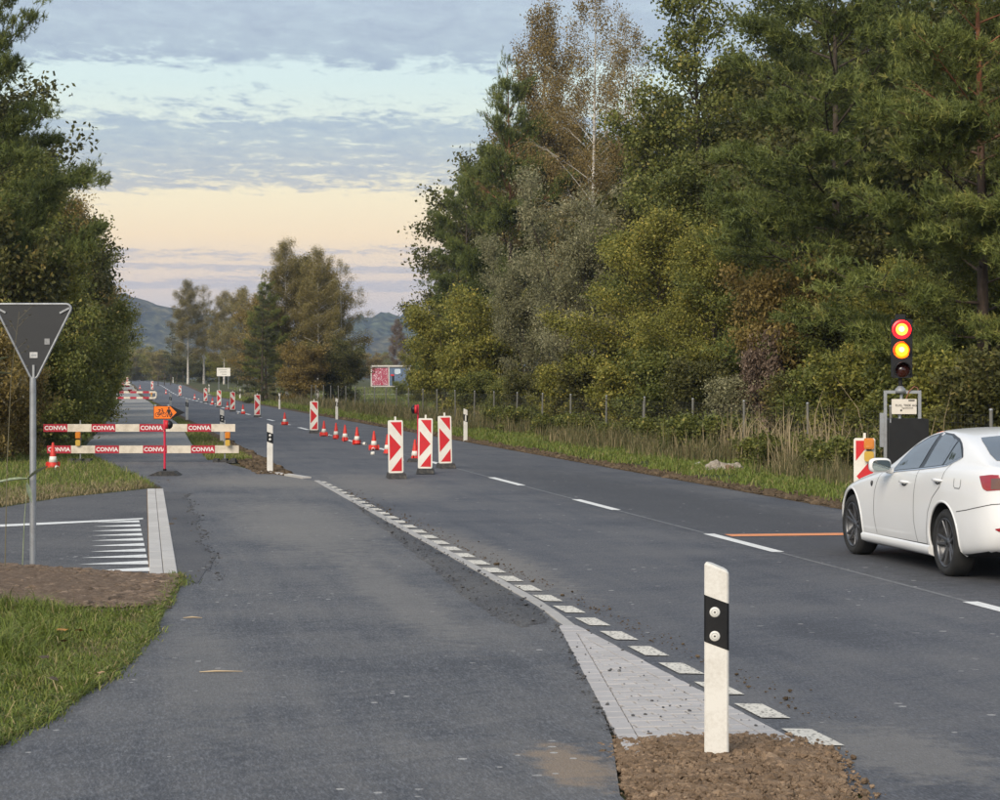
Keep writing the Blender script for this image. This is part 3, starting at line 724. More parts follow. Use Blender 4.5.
LEAF = {
 'olive':  leaf_mat('leaves_olive', [(0, (0.076, 0.085, 0.017)), (0.4, (0.190, 0.191, 0.038)), (0.75, (0.326, 0.300, 0.063)), (1, (0.545, 0.423, 0.090))]),
 'green':  leaf_mat('leaves_green', [(0, (0.058, 0.074, 0.016)), (0.45, (0.145, 0.161, 0.038)), (0.8, (0.254, 0.253, 0.060)), (1, (0.421, 0.337, 0.089))]),
 'silver': leaf_mat('leaves_silver', [(0, (0.123, 0.123, 0.062)), (0.45, (0.240, 0.232, 0.120)), (0.8, (0.380, 0.355, 0.202)), (1, (0.525, 0.463, 0.272))]),
 'autumn': leaf_mat('leaves_autumn', [(0, (0.107, 0.081, 0.023)), (0.4, (0.220, 0.161, 0.048)), (0.75, (0.328, 0.238, 0.075)), (1, (0.453, 0.318, 0.095))]),
 'rust':   leaf_mat('leaves_rust', [(0, (0.080, 0.042, 0.015)), (0.4, (0.170, 0.095, 0.030)), (0.75, (0.260, 0.155, 0.045)), (1, (0.360, 0.240, 0.080))]),
 'russet': leaf_mat('leaves_russet', [(0, (.10, .068, .022)), (.4, (.205, .146, .050)), (.75, (.30, .215, .078)), (1, (.40, .29, .10))]),
 'gold':   leaf_mat('leaves_gold', [(0, (.12, .10, .032)), (.4, (.235, .195, .065)), (.75, (.34, .275, .10)), (1, (.45, .35, .13))]),
 'pink':   leaf_mat('leaves_faded', [(0, (.09, .065, .045)), (.4, (.19, .135, .095)), (.8, (.29, .205, .15)), (1, (.36, .28, .2))]),
 'dark':   leaf_mat('leaves_dark', [(0, (0.041, 0.043, 0.013)), (0.5, (0.104, 0.103, 0.028)), (0.85, (0.181, 0.164, 0.047)), (1, (0.290, 0.214, 0.062))]),
 'pine':   leaf_mat('needles_pine', [(0, (0.049, 0.066, 0.016)), (0.45, (0.123, 0.149, 0.035)), (0.8, (0.224, 0.240, 0.057)), (1, (0.334, 0.293, 0.083))], .1),
 'spruce': leaf_mat('needles_spruce', [(0, (0.034, 0.043, 0.018)), (0.5, (0.078, 0.085, 0.034)), (0.85, (0.132, 0.129, 0.050)), (1, (0.204, 0.168, 0.070))], .1),
}
def rot_about(v, axis, ang): return Matrix.Rotation(ang, 3, axis) @ v
def grow(h, cb, Rc, prof, nb, up0, up1, droop, seed, leaf_n, leaf_l, leaf_w, sig, kind='leaf', stems=1, trunk_r=None, sub_n=2.2, wob=.03, hang=0.0, tonebias=0.0, sublen=.38, limb=1.0):
    """one tree in metres: trunk and limbs (MB) plus leaf faces. prof(u): crown outline, up0/up1: limb angle low/high"""
    rg = random.Random(seed); ng = np.random.default_rng(seed)
    wood = MB(); anchors = []                                  # (point, direction, weight)
    tr = trunk_r or h*.011
    for stem in range(stems):
        if stems == 1: lean = Vector((rg.uniform(-1, 1), rg.uniform(-1, 1), 0))*wob*h; base = Vector((0, 0, -.15)); hh = h
        else:
            a = stem*6.283/stems+rg.uniform(-.5, .5); spread = rg.uniform(.25, .75)*Rc
            lean = Vector((math.cos(a), math.sin(a), 0))*spread; base = Vector((math.cos(a)*.12, math.sin(a)*.12, -.1)); hh = h*rg.uniform(.75, 1.0)
        tp, tr_ = [], []
        ph = rg.uniform(0, 6.28)
        for k in range(9):
            u = k/8; tp.append(base + lean*(u**1.4) + Vector((math.sin(u*5+ph), math.cos(u*4+ph), 0))*wob*h*.25*u + Vector((0, 0, hh*u))); tr_.append(tr*(1-.93*u**.9)/(stems**.5))
        tr_[0] *= 1.35
        wood.tube(tp, tr_, 8 if stems == 1 else 6, False)
        def trunk_at(u):
            x = u*8; k = min(7, int(x)); return tp[k].lerp(tp[k+1], x-k)
        n = max(3, int(nb/stems)); az0 = rg.uniform(0, 6.28)
        for i in range(n):
            u = cb+(1-cb)*((i+rg.uniform(.1, .9))/n)**.92; uu = (u-cb)/(1-cb)
            p0 = trunk_at(min(.995, u)); az = az0+i*2.399+rg.uniform(-.5, .5)
            L = Rc*prof(uu)*rg.uniform(.62, 1.18)
            if stems > 1: L *= .62
            if L < .12: continue
            el = R(up0+(up1-up0)*uu+rg.uniform(-12, 12)); d = Vector((math.cos(az)*math.cos(el), math.sin(az)*math.cos(el), math.sin(el)))
            pts = []; K = 5
            side = Vector((-math.sin(az), math.cos(az), 0))*rg.uniform(-.12, .12)*L
            for k in range(K):
                f = k/(K-1); pts.append(p0 + d*L*f + Vector((0, 0, droop*L*f*f)) + side*f*f)
            r0 = limb*min(tr*.5*(1-u*.6)/(stems**.5), .010*L+.007); wood.tube(pts, [r0*(1-.85*k/(K-1)) for k in range(K)], 5, False)
            def at(f):
                x = f*(K-1); k = min(K-2, int(x)); return pts[k].lerp(pts[k+1], x-k)
            ns = max(2, int(sub_n*L+1.5))
            for j in range(ns):
                f = .22+.78*(j+rg.random())/ns; q0 = at(min(1, f)); bd = (pts[-1]-pts[-2]).normalized()
                sd = rot_about(d.lerp(bd, f).normalized(), Vector((0, 0, 1)), rg.choice((-1, 1))*R(rg.uniform(20, 75))); sd.z += rg.uniform(-.25, .45); sd.normalize()
                Ls = min(1.8, sublen*L*(1.2-f*.55)*rg.uniform(.6, 1.2)+.15)
                sp = [q0 + sd*Ls*g + Vector((0, 0, (-hang*Ls)*g*g)) for g in (0, .5, 1)]
                wood.tube(sp, [r0*.35+.002, r0*.22+.002, .0025], 3, False)
                for g in (.35, .7, 1.0): anchors.append((sp[0].lerp(sp[1], g*2) if g < .5 else sp[1].lerp(sp[2], g*2-1), sd, Ls))
            anchors.append((pts[-1], d, L*.3))
    A = np.array([tuple(a[0]) for a in anchors]); D = np.array([tuple(a[1]) for a in anchors])
    w = np.array([max(.25, a[2]) for a in anchors])*(ng.gamma(.8, 1, len(anchors)) if kind == 'needle' else ng.gamma(1.3, 1, len(anchors))); w /= w.sum()
    pick = ng.choice(len(A), leaf_n, p=w)
    C = A[pick]; Dd = D[pick]; clump = ng.normal(.5, .16, len(A))[pick]
    if kind == 'leaf':
        off = ng.normal(0, 1, (leaf_n, 3))*sig; off[:, 2] *= .8
        if hang: off[:, 2] -= np.abs(ng.normal(0, hang*.9, leaf_n)); off[:, :2] *= .75
        C = C+off
        axis = ng.normal(0, 1, (leaf_n, 3)); axis[:, 2] -= .3+hang; axis /= np.linalg.norm(axis, axis=1)[:, None]
        nrm = ng.normal(0, .9, (leaf_n, 3)); nrm[:, 2] += .8
        sd = np.cross(axis, nrm); sd /= np.linalg.norm(sd, axis=1)[:, None]+1e-9
        ll = (leaf_l*np.exp(ng.normal(0, .25, leaf_n)))[:, None]; lw = (leaf_w*np.exp(ng.normal(0, .25, leaf_n)))[:, None]
        V = np.stack([C-axis*ll*.5, C+sd*lw*.5, C+axis*ll*.5, C-sd*lw*.5], 1).reshape(-1, 3)
        tone = np.clip(clump*.6+ng.normal(.2, .17, leaf_n)+tonebias, 0, 1)
        return wood, V, 4, tone
    # needles: brushes pointing out and up round each shoot
    m = 15; off = ng.normal(0, 1, (leaf_n, 3))*sig; off[:, 2] *= .45
    C = C+off
    ax = Dd*.55 + ng.normal(0, .35, (leaf_n, 3)); ax[:, 2] += .45; ax /= np.linalg.norm(ax, axis=1)[:, None]
    nd = ax[:, None, :]*.75+ng.normal(0, .52, (leaf_n, m, 3)); nd /= np.linalg.norm(nd, axis=2)[:, :, None]
    ll = leaf_l*np.exp(ng.normal(0, .2, (leaf_n, m, 1))); sd = np.cross(nd, ng.normal(0, 1, (leaf_n, m, 3))); sd /= np.linalg.norm(sd, axis=2)[:, :, None]+1e-9
    b0 = C[:, None, :]+ax[:, None, :]*(ng.uniform(-.5, .5, (leaf_n, m, 1))*leaf_l*1.4)
    V = np.stack([b0-sd*leaf_w*.5, b0+sd*leaf_w*.5, b0+nd*ll], 2).reshape(-1, 3)
    tone = np.clip(np.repeat(clump*.6+ng.normal(.2, .13, leaf_n)+tonebias, m)+ng.normal(0, .08, leaf_n*m), 0, 1)
    return wood, V, 3, tone
PROTO = {}
def proto(key, **k):
    bark = k.pop('bark', M_BARK); mat = LEAF[k.pop('leaf')]
    wood, V, nper, tone = grow(**k)
    w = wood.build('trunk', bark, fix=False).data; c = np_mesh('crown', V, nper, mat, tone).data
    for me in (w, c):
        for o in [o for o in bpy.data.objects if o.data == me]: bpy.data.objects.remove(o)
    PROTO[key] = (w, c, k['h'])
def tree(key, name, label, x, y, h, rz=None, group=None, cat='tree', wide=1.0, leaf=None):
    w, c, h0 = PROTO[key]; s = h/h0; z = gz(x, y)
    rz = rz if rz is not None else (x*7.13+y*3.7) % 6.28
    t = thing(name, label, cat, (x, y, z-.02), rz, group); t.scale = (s*wide, s*wide, s)
    link(bpy.data.objects.new('trunk', w), t)
    co = link(bpy.data.objects.new('crown', c), t)
    if leaf:
        co.material_slots[0].link = 'OBJECT'; co.material_slots[0].material = LEAF[leaf]
    return t
ov = lambda u: (max(0, 1-(2*u-.75)**2/1.7))**.5*(1-.25*u)
ovl = lambda u: max(.12, (1-u)**.55*(.55+.9*min(1, u*3)))*.95
con = lambda u: max(.06, 1-u)**.85
dome = lambda u: max(.1, 1-u**2.2)*(.75+.25*min(1, u*4))
proto('broad_a', h=9, cb=.08, Rc=3.0, prof=ovl, nb=50, up0=12, up1=62, droop=.05, seed=101, leaf_n=42000, leaf_l=.105, leaf_w=.062, sig=.21, leaf='olive')
proto('broad_b', h=9, cb=.10, Rc=2.9, prof=dome, nb=44, up0=18, up1=65, droop=.0, seed=102, leaf_n=42000, leaf_l=.10, leaf_w=.062, sig=.2, leaf='green')
proto('fill', h=12, cb=.05, Rc=3.6, prof=ovl, nb=44, up0=8, up1=60, droop=.0, seed=103, leaf_n=36000, leaf_l=.16, leaf_w=.10, sig=.3, leaf='dark')
proto('willow', h=9.5, cb=.06, Rc=3.6, prof=ovl, nb=64, up0=25, up1=72, droop=.05, seed=104, leaf_n=62000, leaf_l=.115, leaf_w=.036, sig=.2, leaf='silver', stems=4)
proto('birch', h=18, cb=.28, Rc=3.0, prof=ovl, nb=52, up0=38, up1=62, droop=-.12, seed=105, leaf_n=24000, leaf_l=.075, leaf_w=.055, sig=.18, leaf='russet', limb=.5, bark=M_BIRCH, trunk_r=.15, hang=.45, wob=.012)
proto('birch_b', h=18, cb=.22, Rc=3.2, prof=ovl, nb=54, up0=35, up1=62, droop=-.1, seed=106, leaf_n=70000, leaf_l=.085, leaf_w=.06, sig=.24, leaf='autumn', bark=M_BIRCH, trunk_r=.12, hang=.45, wob=.02)
proto('aspen', h=17, cb=.22, Rc=3.6, prof=dome, nb=48, up0=20, up1=60, droop=-.05, seed=107, leaf_n=30000, leaf_l=.12, leaf_w=.10, sig=.24, leaf='green', trunk_r=.17)
proto('pine', h=14, cb=.12, Rc=3.9, prof=dome, nb=46, up0=0, up1=42, droop=.07, seed=108, leaf_n=13500, leaf_l=.15, leaf_w=.024, sig=.19, kind='needle', leaf='pine', bark=M_PINEBARK, trunk_r=.20, wob=.02, sub_n=3.0)
proto('pine_b', h=14, cb=.10, Rc=3.7, prof=ovl, nb=48, up0=-4, up1=45, droop=.09, seed=109, leaf_n=13500, leaf_l=.15, leaf_w=.024, sig=.19, kind='needle', leaf='pine', bark=M_BARK, trunk_r=.19, wob=.02, sub_n=3.0)
proto('spruce', h=14, cb=.06, Rc=3.0, prof=con, nb=74, up0=-8, up1=35, droop=-.02, seed=110, leaf_n=6500, leaf_l=.12, leaf_w=.022, sig=.16, kind='needle', leaf='spruce', trunk_r=.16, wob=.008, sub_n=2.4)
proto('shrub', h=2.6, cb=.04, Rc=1.7, prof=dome, nb=48, up0=25, up1=75, droop=.0, seed=111, leaf_n=15000, leaf_l=.085, leaf_w=.052, sig=.12, leaf='green', stems=7, trunk_r=.035, sublen=.5)
proto('bush', h=4.5, cb=.04, Rc=2.6, prof=dome, nb=60, up0=20, up1=75, droop=-.03, seed=112, leaf_n=30000, leaf_l=.10, leaf_w=.06, sig=.18, leaf='olive', stems=6, trunk_r=.06)
proto('bramble', h=1.1, cb=.02, Rc=1.1, prof=dome, nb=36, up0=25, up1=70, droop=-.35, seed=113, leaf_n=5000, leaf_l=.08, leaf_w=.06, sig=.09, leaf='green', stems=7, trunk_r=.016, sublen=.5)
def at_t(px, t, ytop):
    x, y = beside(px, t); return x, y, height_for(ytop, y)-gz(x, y)
def at_Y(px, Y, ytop): return (px-500)/F_PX*Y, Y, height_for(ytop, Y)-gz((px-500)/F_PX*Y, Y)
WOOD = 'dense trees filling the wood behind the wire fence'
def T(key, name, label, spot, **k): return tree(key, name, label, *spot, **k)
# --- wood right of the road, front rank first
T('pine', 'pine_tree', 'tall pine with an orange trunk at the top corner above the car', at_t(985, 16.9, -120), rz=.4)
T('pine_b', 'pine_tree', 'big dark green pine overhanging the space between the aspen and the signal', at_t(835, 18.2, -70), rz=2.2, wide=1.08)
T('pine', 'pine_tree', 'pine standing just beyond the white car at the picture edge', at_t(1085, 18.0, -80), rz=4.4)
T('pine_b', 'pine_tree', 'pine behind the big overhanging pine, partly hidden by it', at_t(905, 22.0, -60), rz=5.0, wide=1.05)
T('aspen', 'aspen_tree', 'loose leaved aspen with sky gaps between the birch and the big pine', at_t(700, 21, -45), rz=.6)
T('aspen', 'aspen_tree', 'second aspen behind the big pine with loose green leaves', at_t(770, 24, -40), rz=3.6)
T('birch', 'birch_tree', 'slender birch with a bare white trunk high above the silver willow', at_t(592, 20, -22), rz=1.0)
T('birch_b', 'birch_tree', 'brownish autumn birch behind the dark pine and beside the white trunked birch', at_t(548, 22.5, 0), rz=2.0, wide=.95, leaf='russet')
T('birch', 'birch_tree', 'autumn birch with thin crown behind the white trunked birch', at_t(628, 25, 10), rz=4.0, wide=.9)
T('pine', 'pine_tree', 'dark pine with a rusty trunk at the far end of the wood', at_t(512, 20, 62), rz=.9, wide=.72)
T('pine_b', 'pine_tree', 'lower pine whose boughs reach out over the meadow at the end of the wood', at_t(466, 20.5, 178), rz=2.9, wide=.78)
T('bush', 'leafy_bush', 'olive bush at the very end of the wood beside the container', at_t(447, 18, 296), cat='bush', rz=.3)
T('bush', 'leafy_bush', 'olive bush below the dark pine at the end of the wood', at_t(487, 17.6, 285), cat='bush', rz=2.3)
T('willow', 'willow_tree', 'large silvery grey willow in front of the white trunked birch', at_t(585, 18.4, 165), rz=.2, wide=1.0)
T('willow', 'willow_tree', 'smaller silvery willow leaning out beside the large one', at_t(535, 18.2, 228), rz=2.6, wide=1.0)
T('broad_a', 'hazel_tree', 'broad yellowish green hazel in front of the silvery willow', at_t(655, 17.4, 222), rz=1.1, wide=1.18)
T('broad_a', 'hazel_tree', 'yellowish green hazel between the broad hazel and the rusty shrub', at_t(715, 17.6, 235), rz=3.3, wide=1.1)
T('broad_b', 'maple_tree', 'dark green field maple under the aspen', at_t(690, 19.5, 160), rz=.5, wide=1.1)
T('broad_b', 'maple_tree', 'dark green field maple under the big overhanging pine', at_t(770, 19.3, 170), rz=1.9, wide=1.1)
T('bush', 'rusty_shrub', 'tall shrub with orange brown leaves under the big pine', at_t(795, 17.0, 252), cat='shrub', leaf='autumn', rz=.8, wide=.8)
T('shrub', 'faded_shrub', 'small shrub with faded pinkish leaves near the fence', at_t(768, 16.2, 330), cat='shrub', leaf='pink', rz=.1, wide=.62)
T('broad_a', 'hazel_tree', 'leafy hazel directly behind the traffic light', at_t(905, 17.0, 268), rz=4.9, wide=1.15, leaf='olive')
T('broad_b', 'maple_tree', 'leafy tree behind the roof of the white car', at_t(985, 17.6, 225), rz=5.7, wide=1.2)
T('broad_b', 'maple_tree', 'leafy tree between the faded shrub and the traffic light', at_t(845, 18.0, 240), rz=.9, wide=1.1)
for i, (px, t, yt) in enumerate(((455, 25, 250), (500, 26, 150), (545, 26, 130), (590, 25, 150), (635, 25, 130), (680, 26, 110), (730, 24, 90), (775, 27, 60), (815, 24, 60), (860, 25, 20), (900, 26, 0), (950, 24, 20), (1000, 23, 0), (1060, 22, 0), (870, 20.5, 150), (935, 20.5, 130), (1020, 20, 140))):
    T('fill', 'woodland_tree', 'dark broadleaf tree filling the depth of the wood behind the fence', at_t(px, t, yt), group=WOOD, rz=i*1.7, wide=1.1)
SHRUB_LABEL = ['green shrub behind the fence just past the far verge marker post', 'green shrub behind the fence below the dark pine', 'dark shrub behind the fence below the smaller silvery willow', 'olive shrub behind the fence under the large silvery willow', 'dark shrub behind the fence where willow and broad hazel meet',
    'olive shrub behind the fence under the near side of the broad hazel', 'green shrub behind the fence under the broad hazel', 'dark shrub behind the fence next to the leaning brace post', 'silvery shrub behind the fence above the pale stones', 'dark shrub behind the fence below the faded pinkish shrub',
    'green shrub behind the fence beside the last bare fence post', 'olive shrub behind the fence beside the striped board with the lamp', 'green shrub behind the battery box of the traffic light', 'olive shrub behind the roof of the white car', 'dark shrub behind the rear window of the white car']
for i, (px, t, yt, k, lf) in enumerate(((474, 15.9, 372, 'shrub', 'green'), (505, 15.8, 378, 'shrub', 'green'), (530, 15.7, 372, 'shrub', 'dark'), (560, 15.9, 365, 'shrub', 'olive'), (595, 15.9, 350, 'shrub', 'dark'), (630, 15.9, 352, 'shrub', 'olive'), (668, 16.0, 345, 'shrub', 'green'),
        (705, 15.9, 360, 'shrub', 'dark'), (738, 15.6, 378, 'shrub', 'silver'), (800, 15.9, 372, 'shrub', 'dark'), (835, 16.0, 350, 'shrub', 'green'), (872, 16.0, 352, 'shrub', 'olive'), (925, 15.7, 345, 'shrub', 'green'), (965, 15.7, 352, 'shrub', 'olive'), (1000, 15.5, 345, 'shrub', 'dark'))):
    T(k, 'hedge_shrub', SHRUB_LABEL[i], at_t(px, t, yt), cat='shrub', group='undergrowth shrubs along the wire fence', leaf=lf, rz=i*1.3, wide=1.15)
for i, (px, t, h) in enumerate(((500, 14.2, .9), (520, 14.3, 1.0), (548, 14.0, .8), (580, 14.1, .9), (612, 14.2, .7), (684, 13.9, .9), (700, 14.3, 1.1), (757, 13.7, .7), (775, 13.9, .8), (832, 13.3, .7), (850, 13.6, .9), (815, 14.2, .8), (655, 14.6, .9), (725, 14.7, 1.1))):
    x, y = beside(px, t)
    tree('bramble', 'bramble_bush', 'low bramble tangle growing in the grass before the wire fence', x, y, h, i*2.1, 'bramble tangles along the wire fence', 'bramble', 1.15)
# --- hedge and trees left of the cycle path
T('pine_b', 'pine_tree', 'pine whose boughs reach in from the edge above the give way sign', at_Y(-34, 60, -60), rz=4.6, wide=.82)
T('pine', 'pine_tree', 'second pine behind the hedge with boughs above the dark tree', at_Y(-46, 76, 66), rz=1.2, wide=.72)
T('broad_b', 'roadside_tree', 'dark leafy tree in the row beside the cycle path, tallest behind the sign', at_Y(28, 74, 150), rz=2.6, wide=1.0)
T('broad_a', 'roadside_tree', 'reddish brown leaved tree in the row beside the cycle path', at_Y(50, 88, 195), rz=.6, wide=.9, leaf='autumn')
T('broad_a', 'roadside_tree', 'olive leaved tree overhanging the cycle path in the middle of the row', at_Y(64, 98, 228), rz=4.1, wide=.92, leaf='olive')
T('broad_a', 'roadside_tree', 'thin topped olive tree farther along the row beside the cycle path', at_Y(80, 122, 236), rz=5.2, wide=.8)
T('willow', 'willow_tree', 'greyish willow at the far end of the row beside the cycle path', at_Y(95, 165, 250), rz=1.5, wide=.8)
T('broad_b', 'roadside_tree', 'last green tree of the row before the far barriers', at_Y(103, 215, 280), rz=.4, wide=.9)
HEDGE_LABEL = ['brown bush at the picture edge behind the give way sign', 'low brown bush directly behind the steel sign pole', 'green bush behind the point of the give way sign', 'olive hedge bush above the end of the lettered barrier', 'green hedge bush above the barrier lamp',
    'olive hedge bush beyond the lettered barrier, next to the path', 'green hedge bush halfway along the cycle path', 'olive hedge bush two thirds along the cycle path', 'green hedge bush just before the second barrier', 'olive hedge bush beside the second barrier', 'green hedge bush at the far barriers where the path ends',
    'tall olive bush rising over the sign plate', 'tall dark bush at the picture edge above the sign', 'tall dark bush in the hedge behind the sign plate']
for i, (px, Y, yt, lf) in enumerate(((-30, 50, 300, 'autumn'), (10, 53, 345, 'autumn'), (38, 58, 300, 'green'), (52, 66, 290, 'olive'), (66, 76, 290, 'green'), (76, 90, 300, 'olive'), (84, 106, 305, 'green'), (91, 128, 320, 'olive'), (98, 160, 320, 'green'), (102, 200, 330, 'olive'), (105, 260, 335, 'green'), (20, 64, 240, 'olive'), (-10, 60, 200, 'dark'), (40, 80, 230, 'dark'))):
    T('bush', 'hedge_bush', HEDGE_LABEL[i], at_Y(px, Y, yt), cat='bush', group='bushes forming the hedge beside the cycle path', leaf=lf, rz=i*1.1, wide=.95)
for i, (px, Y, yt) in enumerate(((-60, 90, 20), (-30, 110, 90), (10, 120, 140), (40, 140, 190))):
    T('fill', 'woodland_tree', 'dark tree standing behind the hedge beside the cycle path', at_Y(px, Y, yt), group='dark trees behind the hedge', rz=i*2.2)
# --- clump and single trees where the road runs out of sight
T('pine', 'pine_tree', 'dark pine on the near side of the far clump beyond the road', at_Y(266, 176, 276), rz=1.0, wide=.72)
T('birch_b', 'birch_tree', 'tallest golden birch in the middle of the far clump', at_Y(287, 178, 238), rz=3.0, wide=1.3, leaf='gold')
T('birch_b', 'birch_tree', 'golden olive birch right of the pine in the far clump', at_Y(318, 176, 246), rz=.5, wide=1.25, leaf='gold')
T('birch', 'birch_tree', 'thin drooping birch at the outer edge of the far clump', at_Y(342, 180, 258), rz=4.0, wide=1.3, leaf='gold')
T('spruce', 'spruce_tree', 'dark spruce at the foot of the far clump', at_Y(262, 170, 290), rz=.3, wide=1.1)
T('broad_a', 'ash_tree', 'broad round crowned tree low in the middle of the far clump', at_Y(300, 180, 262), rz=2.0, wide=.95, leaf='gold')
T('broad_b', 'ash_tree', 'broad golden tree on the container side of the far clump', at_Y(330, 182, 268), rz=.4, wide=.85, leaf='autumn')
T('broad_a', 'ash_tree', 'brownish low crowned tree at the track side of the far clump', at_Y(262, 184, 300), rz=5.0, wide=1.0, leaf='autumn')
T('bush', 'leafy_bush', 'dark bush under the far clump beside the fence', at_Y(338, 168, 338), cat='bush', leaf='dark', rz=.7, wide=1.2)
T('bush', 'leafy_bush', 'brownish bush at the base of the far clump', at_Y(303, 166, 340), cat='bush', leaf='autumn', rz=2.7, wide=1.1)
T('birch_b', 'birch_tree', 'golden birch with two companions where the farm track leaves the road', at_Y(188, 345, 279), rz=.9, wide=1.5, leaf='gold')
T('birch', 'birch_tree', 'middle one of the pale birches by the farm track', at_Y(204, 350, 284), rz=2.4, wide=1.4, leaf='gold')
T('birch_b', 'birch_tree', 'birch of the far group standing nearest the white notice', at_Y(224, 345, 290), rz=4.4, wide=1.5, leaf='gold')
T('broad_a', 'far_tree', 'round golden tree between the thin birches and the far clump', at_Y(240, 330, 292), rz=1.9, wide=.8, leaf='gold')
T('spruce', 'spruce_tree', 'small dark conifer beside the pale birches', at_Y(172, 480, 325), rz=.9, wide=1.0)
FAR_LABEL = ['yellow brown bush straight above the most distant barrier', 'olive bush at the end of the road above the last striped board', 'golden bush at the end of the road beside the hill gap', 'olive bush at the end of the road beside the small conifer', 'golden bush in front of the small dark conifer',
    'dark bush at the feet of the pale birches', 'dark bush under the middle pale birch', 'olive bush behind the white notice board', 'dark bush between the notice board and the far clump', 'olive bush closing the end of the hedge in the distance']
for i, (px, Y, yt, lf) in enumerate(((118, 520, 352, 'gold'), (130, 540, 345, 'olive'), (143, 530, 348, 'gold'), (156, 520, 352, 'olive'), (168, 500, 350, 'gold'), (184, 420, 352, 'dark'), (204, 380, 356, 'dark'), (225, 370, 350, 'olive'), (245, 360, 352, 'dark'), (108, 560, 340, 'olive'))):
    T('bush', 'far_bush', FAR_LABEL[i], at_Y(px, Y, yt), cat='bush', group='bushes in the belt at the end of the road', leaf=lf, rz=i*1.9, wide=1.6)
T('birch_b', 'birch_tree', 'pale pinkish birch behind the graffiti container', at_Y(398, 330, 318), rz=1.4, wide=1.15, leaf='pink')
for i, (px, Y, yt, lf, lab) in enumerate(((372, 420, 352, 'autumn', 'yellowish bush behind the graffiti container'), (415, 340, 350, 'olive', 'olive bush at the end of the graffiti container'), (356, 400, 358, 'dark', 'dark bush between the far clump and the container'), (418, 190, 372, 'green', 'green bush in the meadow before the container'), (400, 215, 380, 'green', 'low green bush under the container corner'), (428, 172, 350, 'olive', 'rounded olive bush joining the end of the wood'))):
    T('bush', 'leafy_bush', lab, at_Y(px, Y, yt), cat='bush', leaf=lf, rz=i*1.5, wide=1.2)
for i, px in enumerate((360, 385, 410, 435, 250, 160)):
    T('fill', 'far_tree', 'distant hazy tree in front of the wooded hill', at_Y(px, 700+30*i, 350+(i % 3)*3), group='distant trees below the hill', rz=i, wide=1.4, leaf='olive')
# --- wooded hills
def hills():
    M = Mat('wooded_hill'); p = M.pos()
    n1 = M.noise(.075, 4, .6, p); n2 = M.noise(.006, 3, .5, p)
    c = M.mix(M.ramp(n2, [(.42, 0.0), (.6, .6)]), M.ramp(n1, [(.36, (.006, .010, .006)), (.52, (.05, .06, .026)), (.66, (.13, .14, .06))]), M.ramp(n1, [(.36, (.02, .016, .008)), (.52, (.10, .075, .03)), (.66, (.22, .16, .07))]))
    M.set(c, .95, spec=.1)
    xs = np.arange(-1150, 900, 9.0); us = np.linspace(0, 1, 34); vs, fs = [], []
    for i, x in enumerate(xs):
        px = 500+x*F_PX/2400
        yt = np.interp(px, [-600, 60, 120, 150, 200, 260, 330, 380, 410, 440, 700, 1300], [300, 286, 294, 302, 312, 330, 318, 310, 314, 322, 310, 300])
        top = (HORIZON-yt)*2400/F_PX+EYE
        for j, u in enumerate(us):
            y = 2080+480*u; b = abs(noise.noise((x*.07, y*.07, 1)))*17+noise.noise((x*.013, y*.02, 4))*6
            vs.append((x+noise.noise((x*.1, y*.1, 9))*4, y, top*math.sin(u*math.pi/2*1.0)**1.1*.93+b*min(1, u*4)))
    m = len(us)
    fs = [(i*m+j, (i+1)*m+j, (i+1)*m+j+1, i*m+j+1) for i in range(len(xs)-1) for j in range(m-1)]
    o = MB().add(vs, fs, True).build('hills', M.m); tag(o, 'wooded hill ridge fading blue beyond the road', kind='structure')
hills()
# ------------------------------------------------------------------ traffic furniture
C_WHITE = worn('plastic_white', (.74, .71, .65), .45, (.38, .33, .26), .5, 5)
C_BOARDW = worn('board_white', (.78, .74, .66), .4, (.40, .35, .28), .35, 4)
C_RED = worn('reflective_red', (.62, .022, .028), .38, (.25, .03, .03), .35, 6)
C_BARRED = worn('barrier_red', (.42, .012, .030), .5, (.20, .03, .03), .4, 7)
C_BARW = worn('barrier_white', (.70, .62, .50), .55, (.30, .24, .17), .6, 5)
C_CONE = worn('cone_red', (.66, .035, .022), .5, (.22, .05, .03), .45, 8)
C_BLACK = worn('black_foil', (.007, .007, .008), .35, (.035, .032, .03), .25, 8)
C_RUBBER = worn('recycled_rubber', (.035, .034, .034), .9, (.14, .125, .105), .8, 14)
C_STEEL = worn('galvanised_steel', (.36, .37, .38), .48, (.18, .17, .16), .5, 9, metal=.55)
C_SIGNBACK = worn('sign_back_grey', (.030, .031, .033), .55, (.06, .06, .06), .4, 5)
C_ORANGE = worn('sign_orange', (.95, .20, .015), .4, (.5, .12, .03), .25, 5)
C_AMBER = Mat('amber_lens').set((.62, .20, .015), .2, spec=.6).m
C_YEL = worn('lamp_yellow', (.58, .36, .05), .4, (.35, .22, .08), .4, 10)
C_POST = worn('fence_post_grey', (.17, .165, .145), .7, (.13, .12, .10), .7, 6)
C_REFL = Mat('reflector_glass').set((.70, .68, .62), .25, spec=.7).m
C_INK = Mat('print_black').set((.012, .012, .012), .6).m
C_LETTER = Mat('lettering_white').set((.78, .74, .70), .6).m

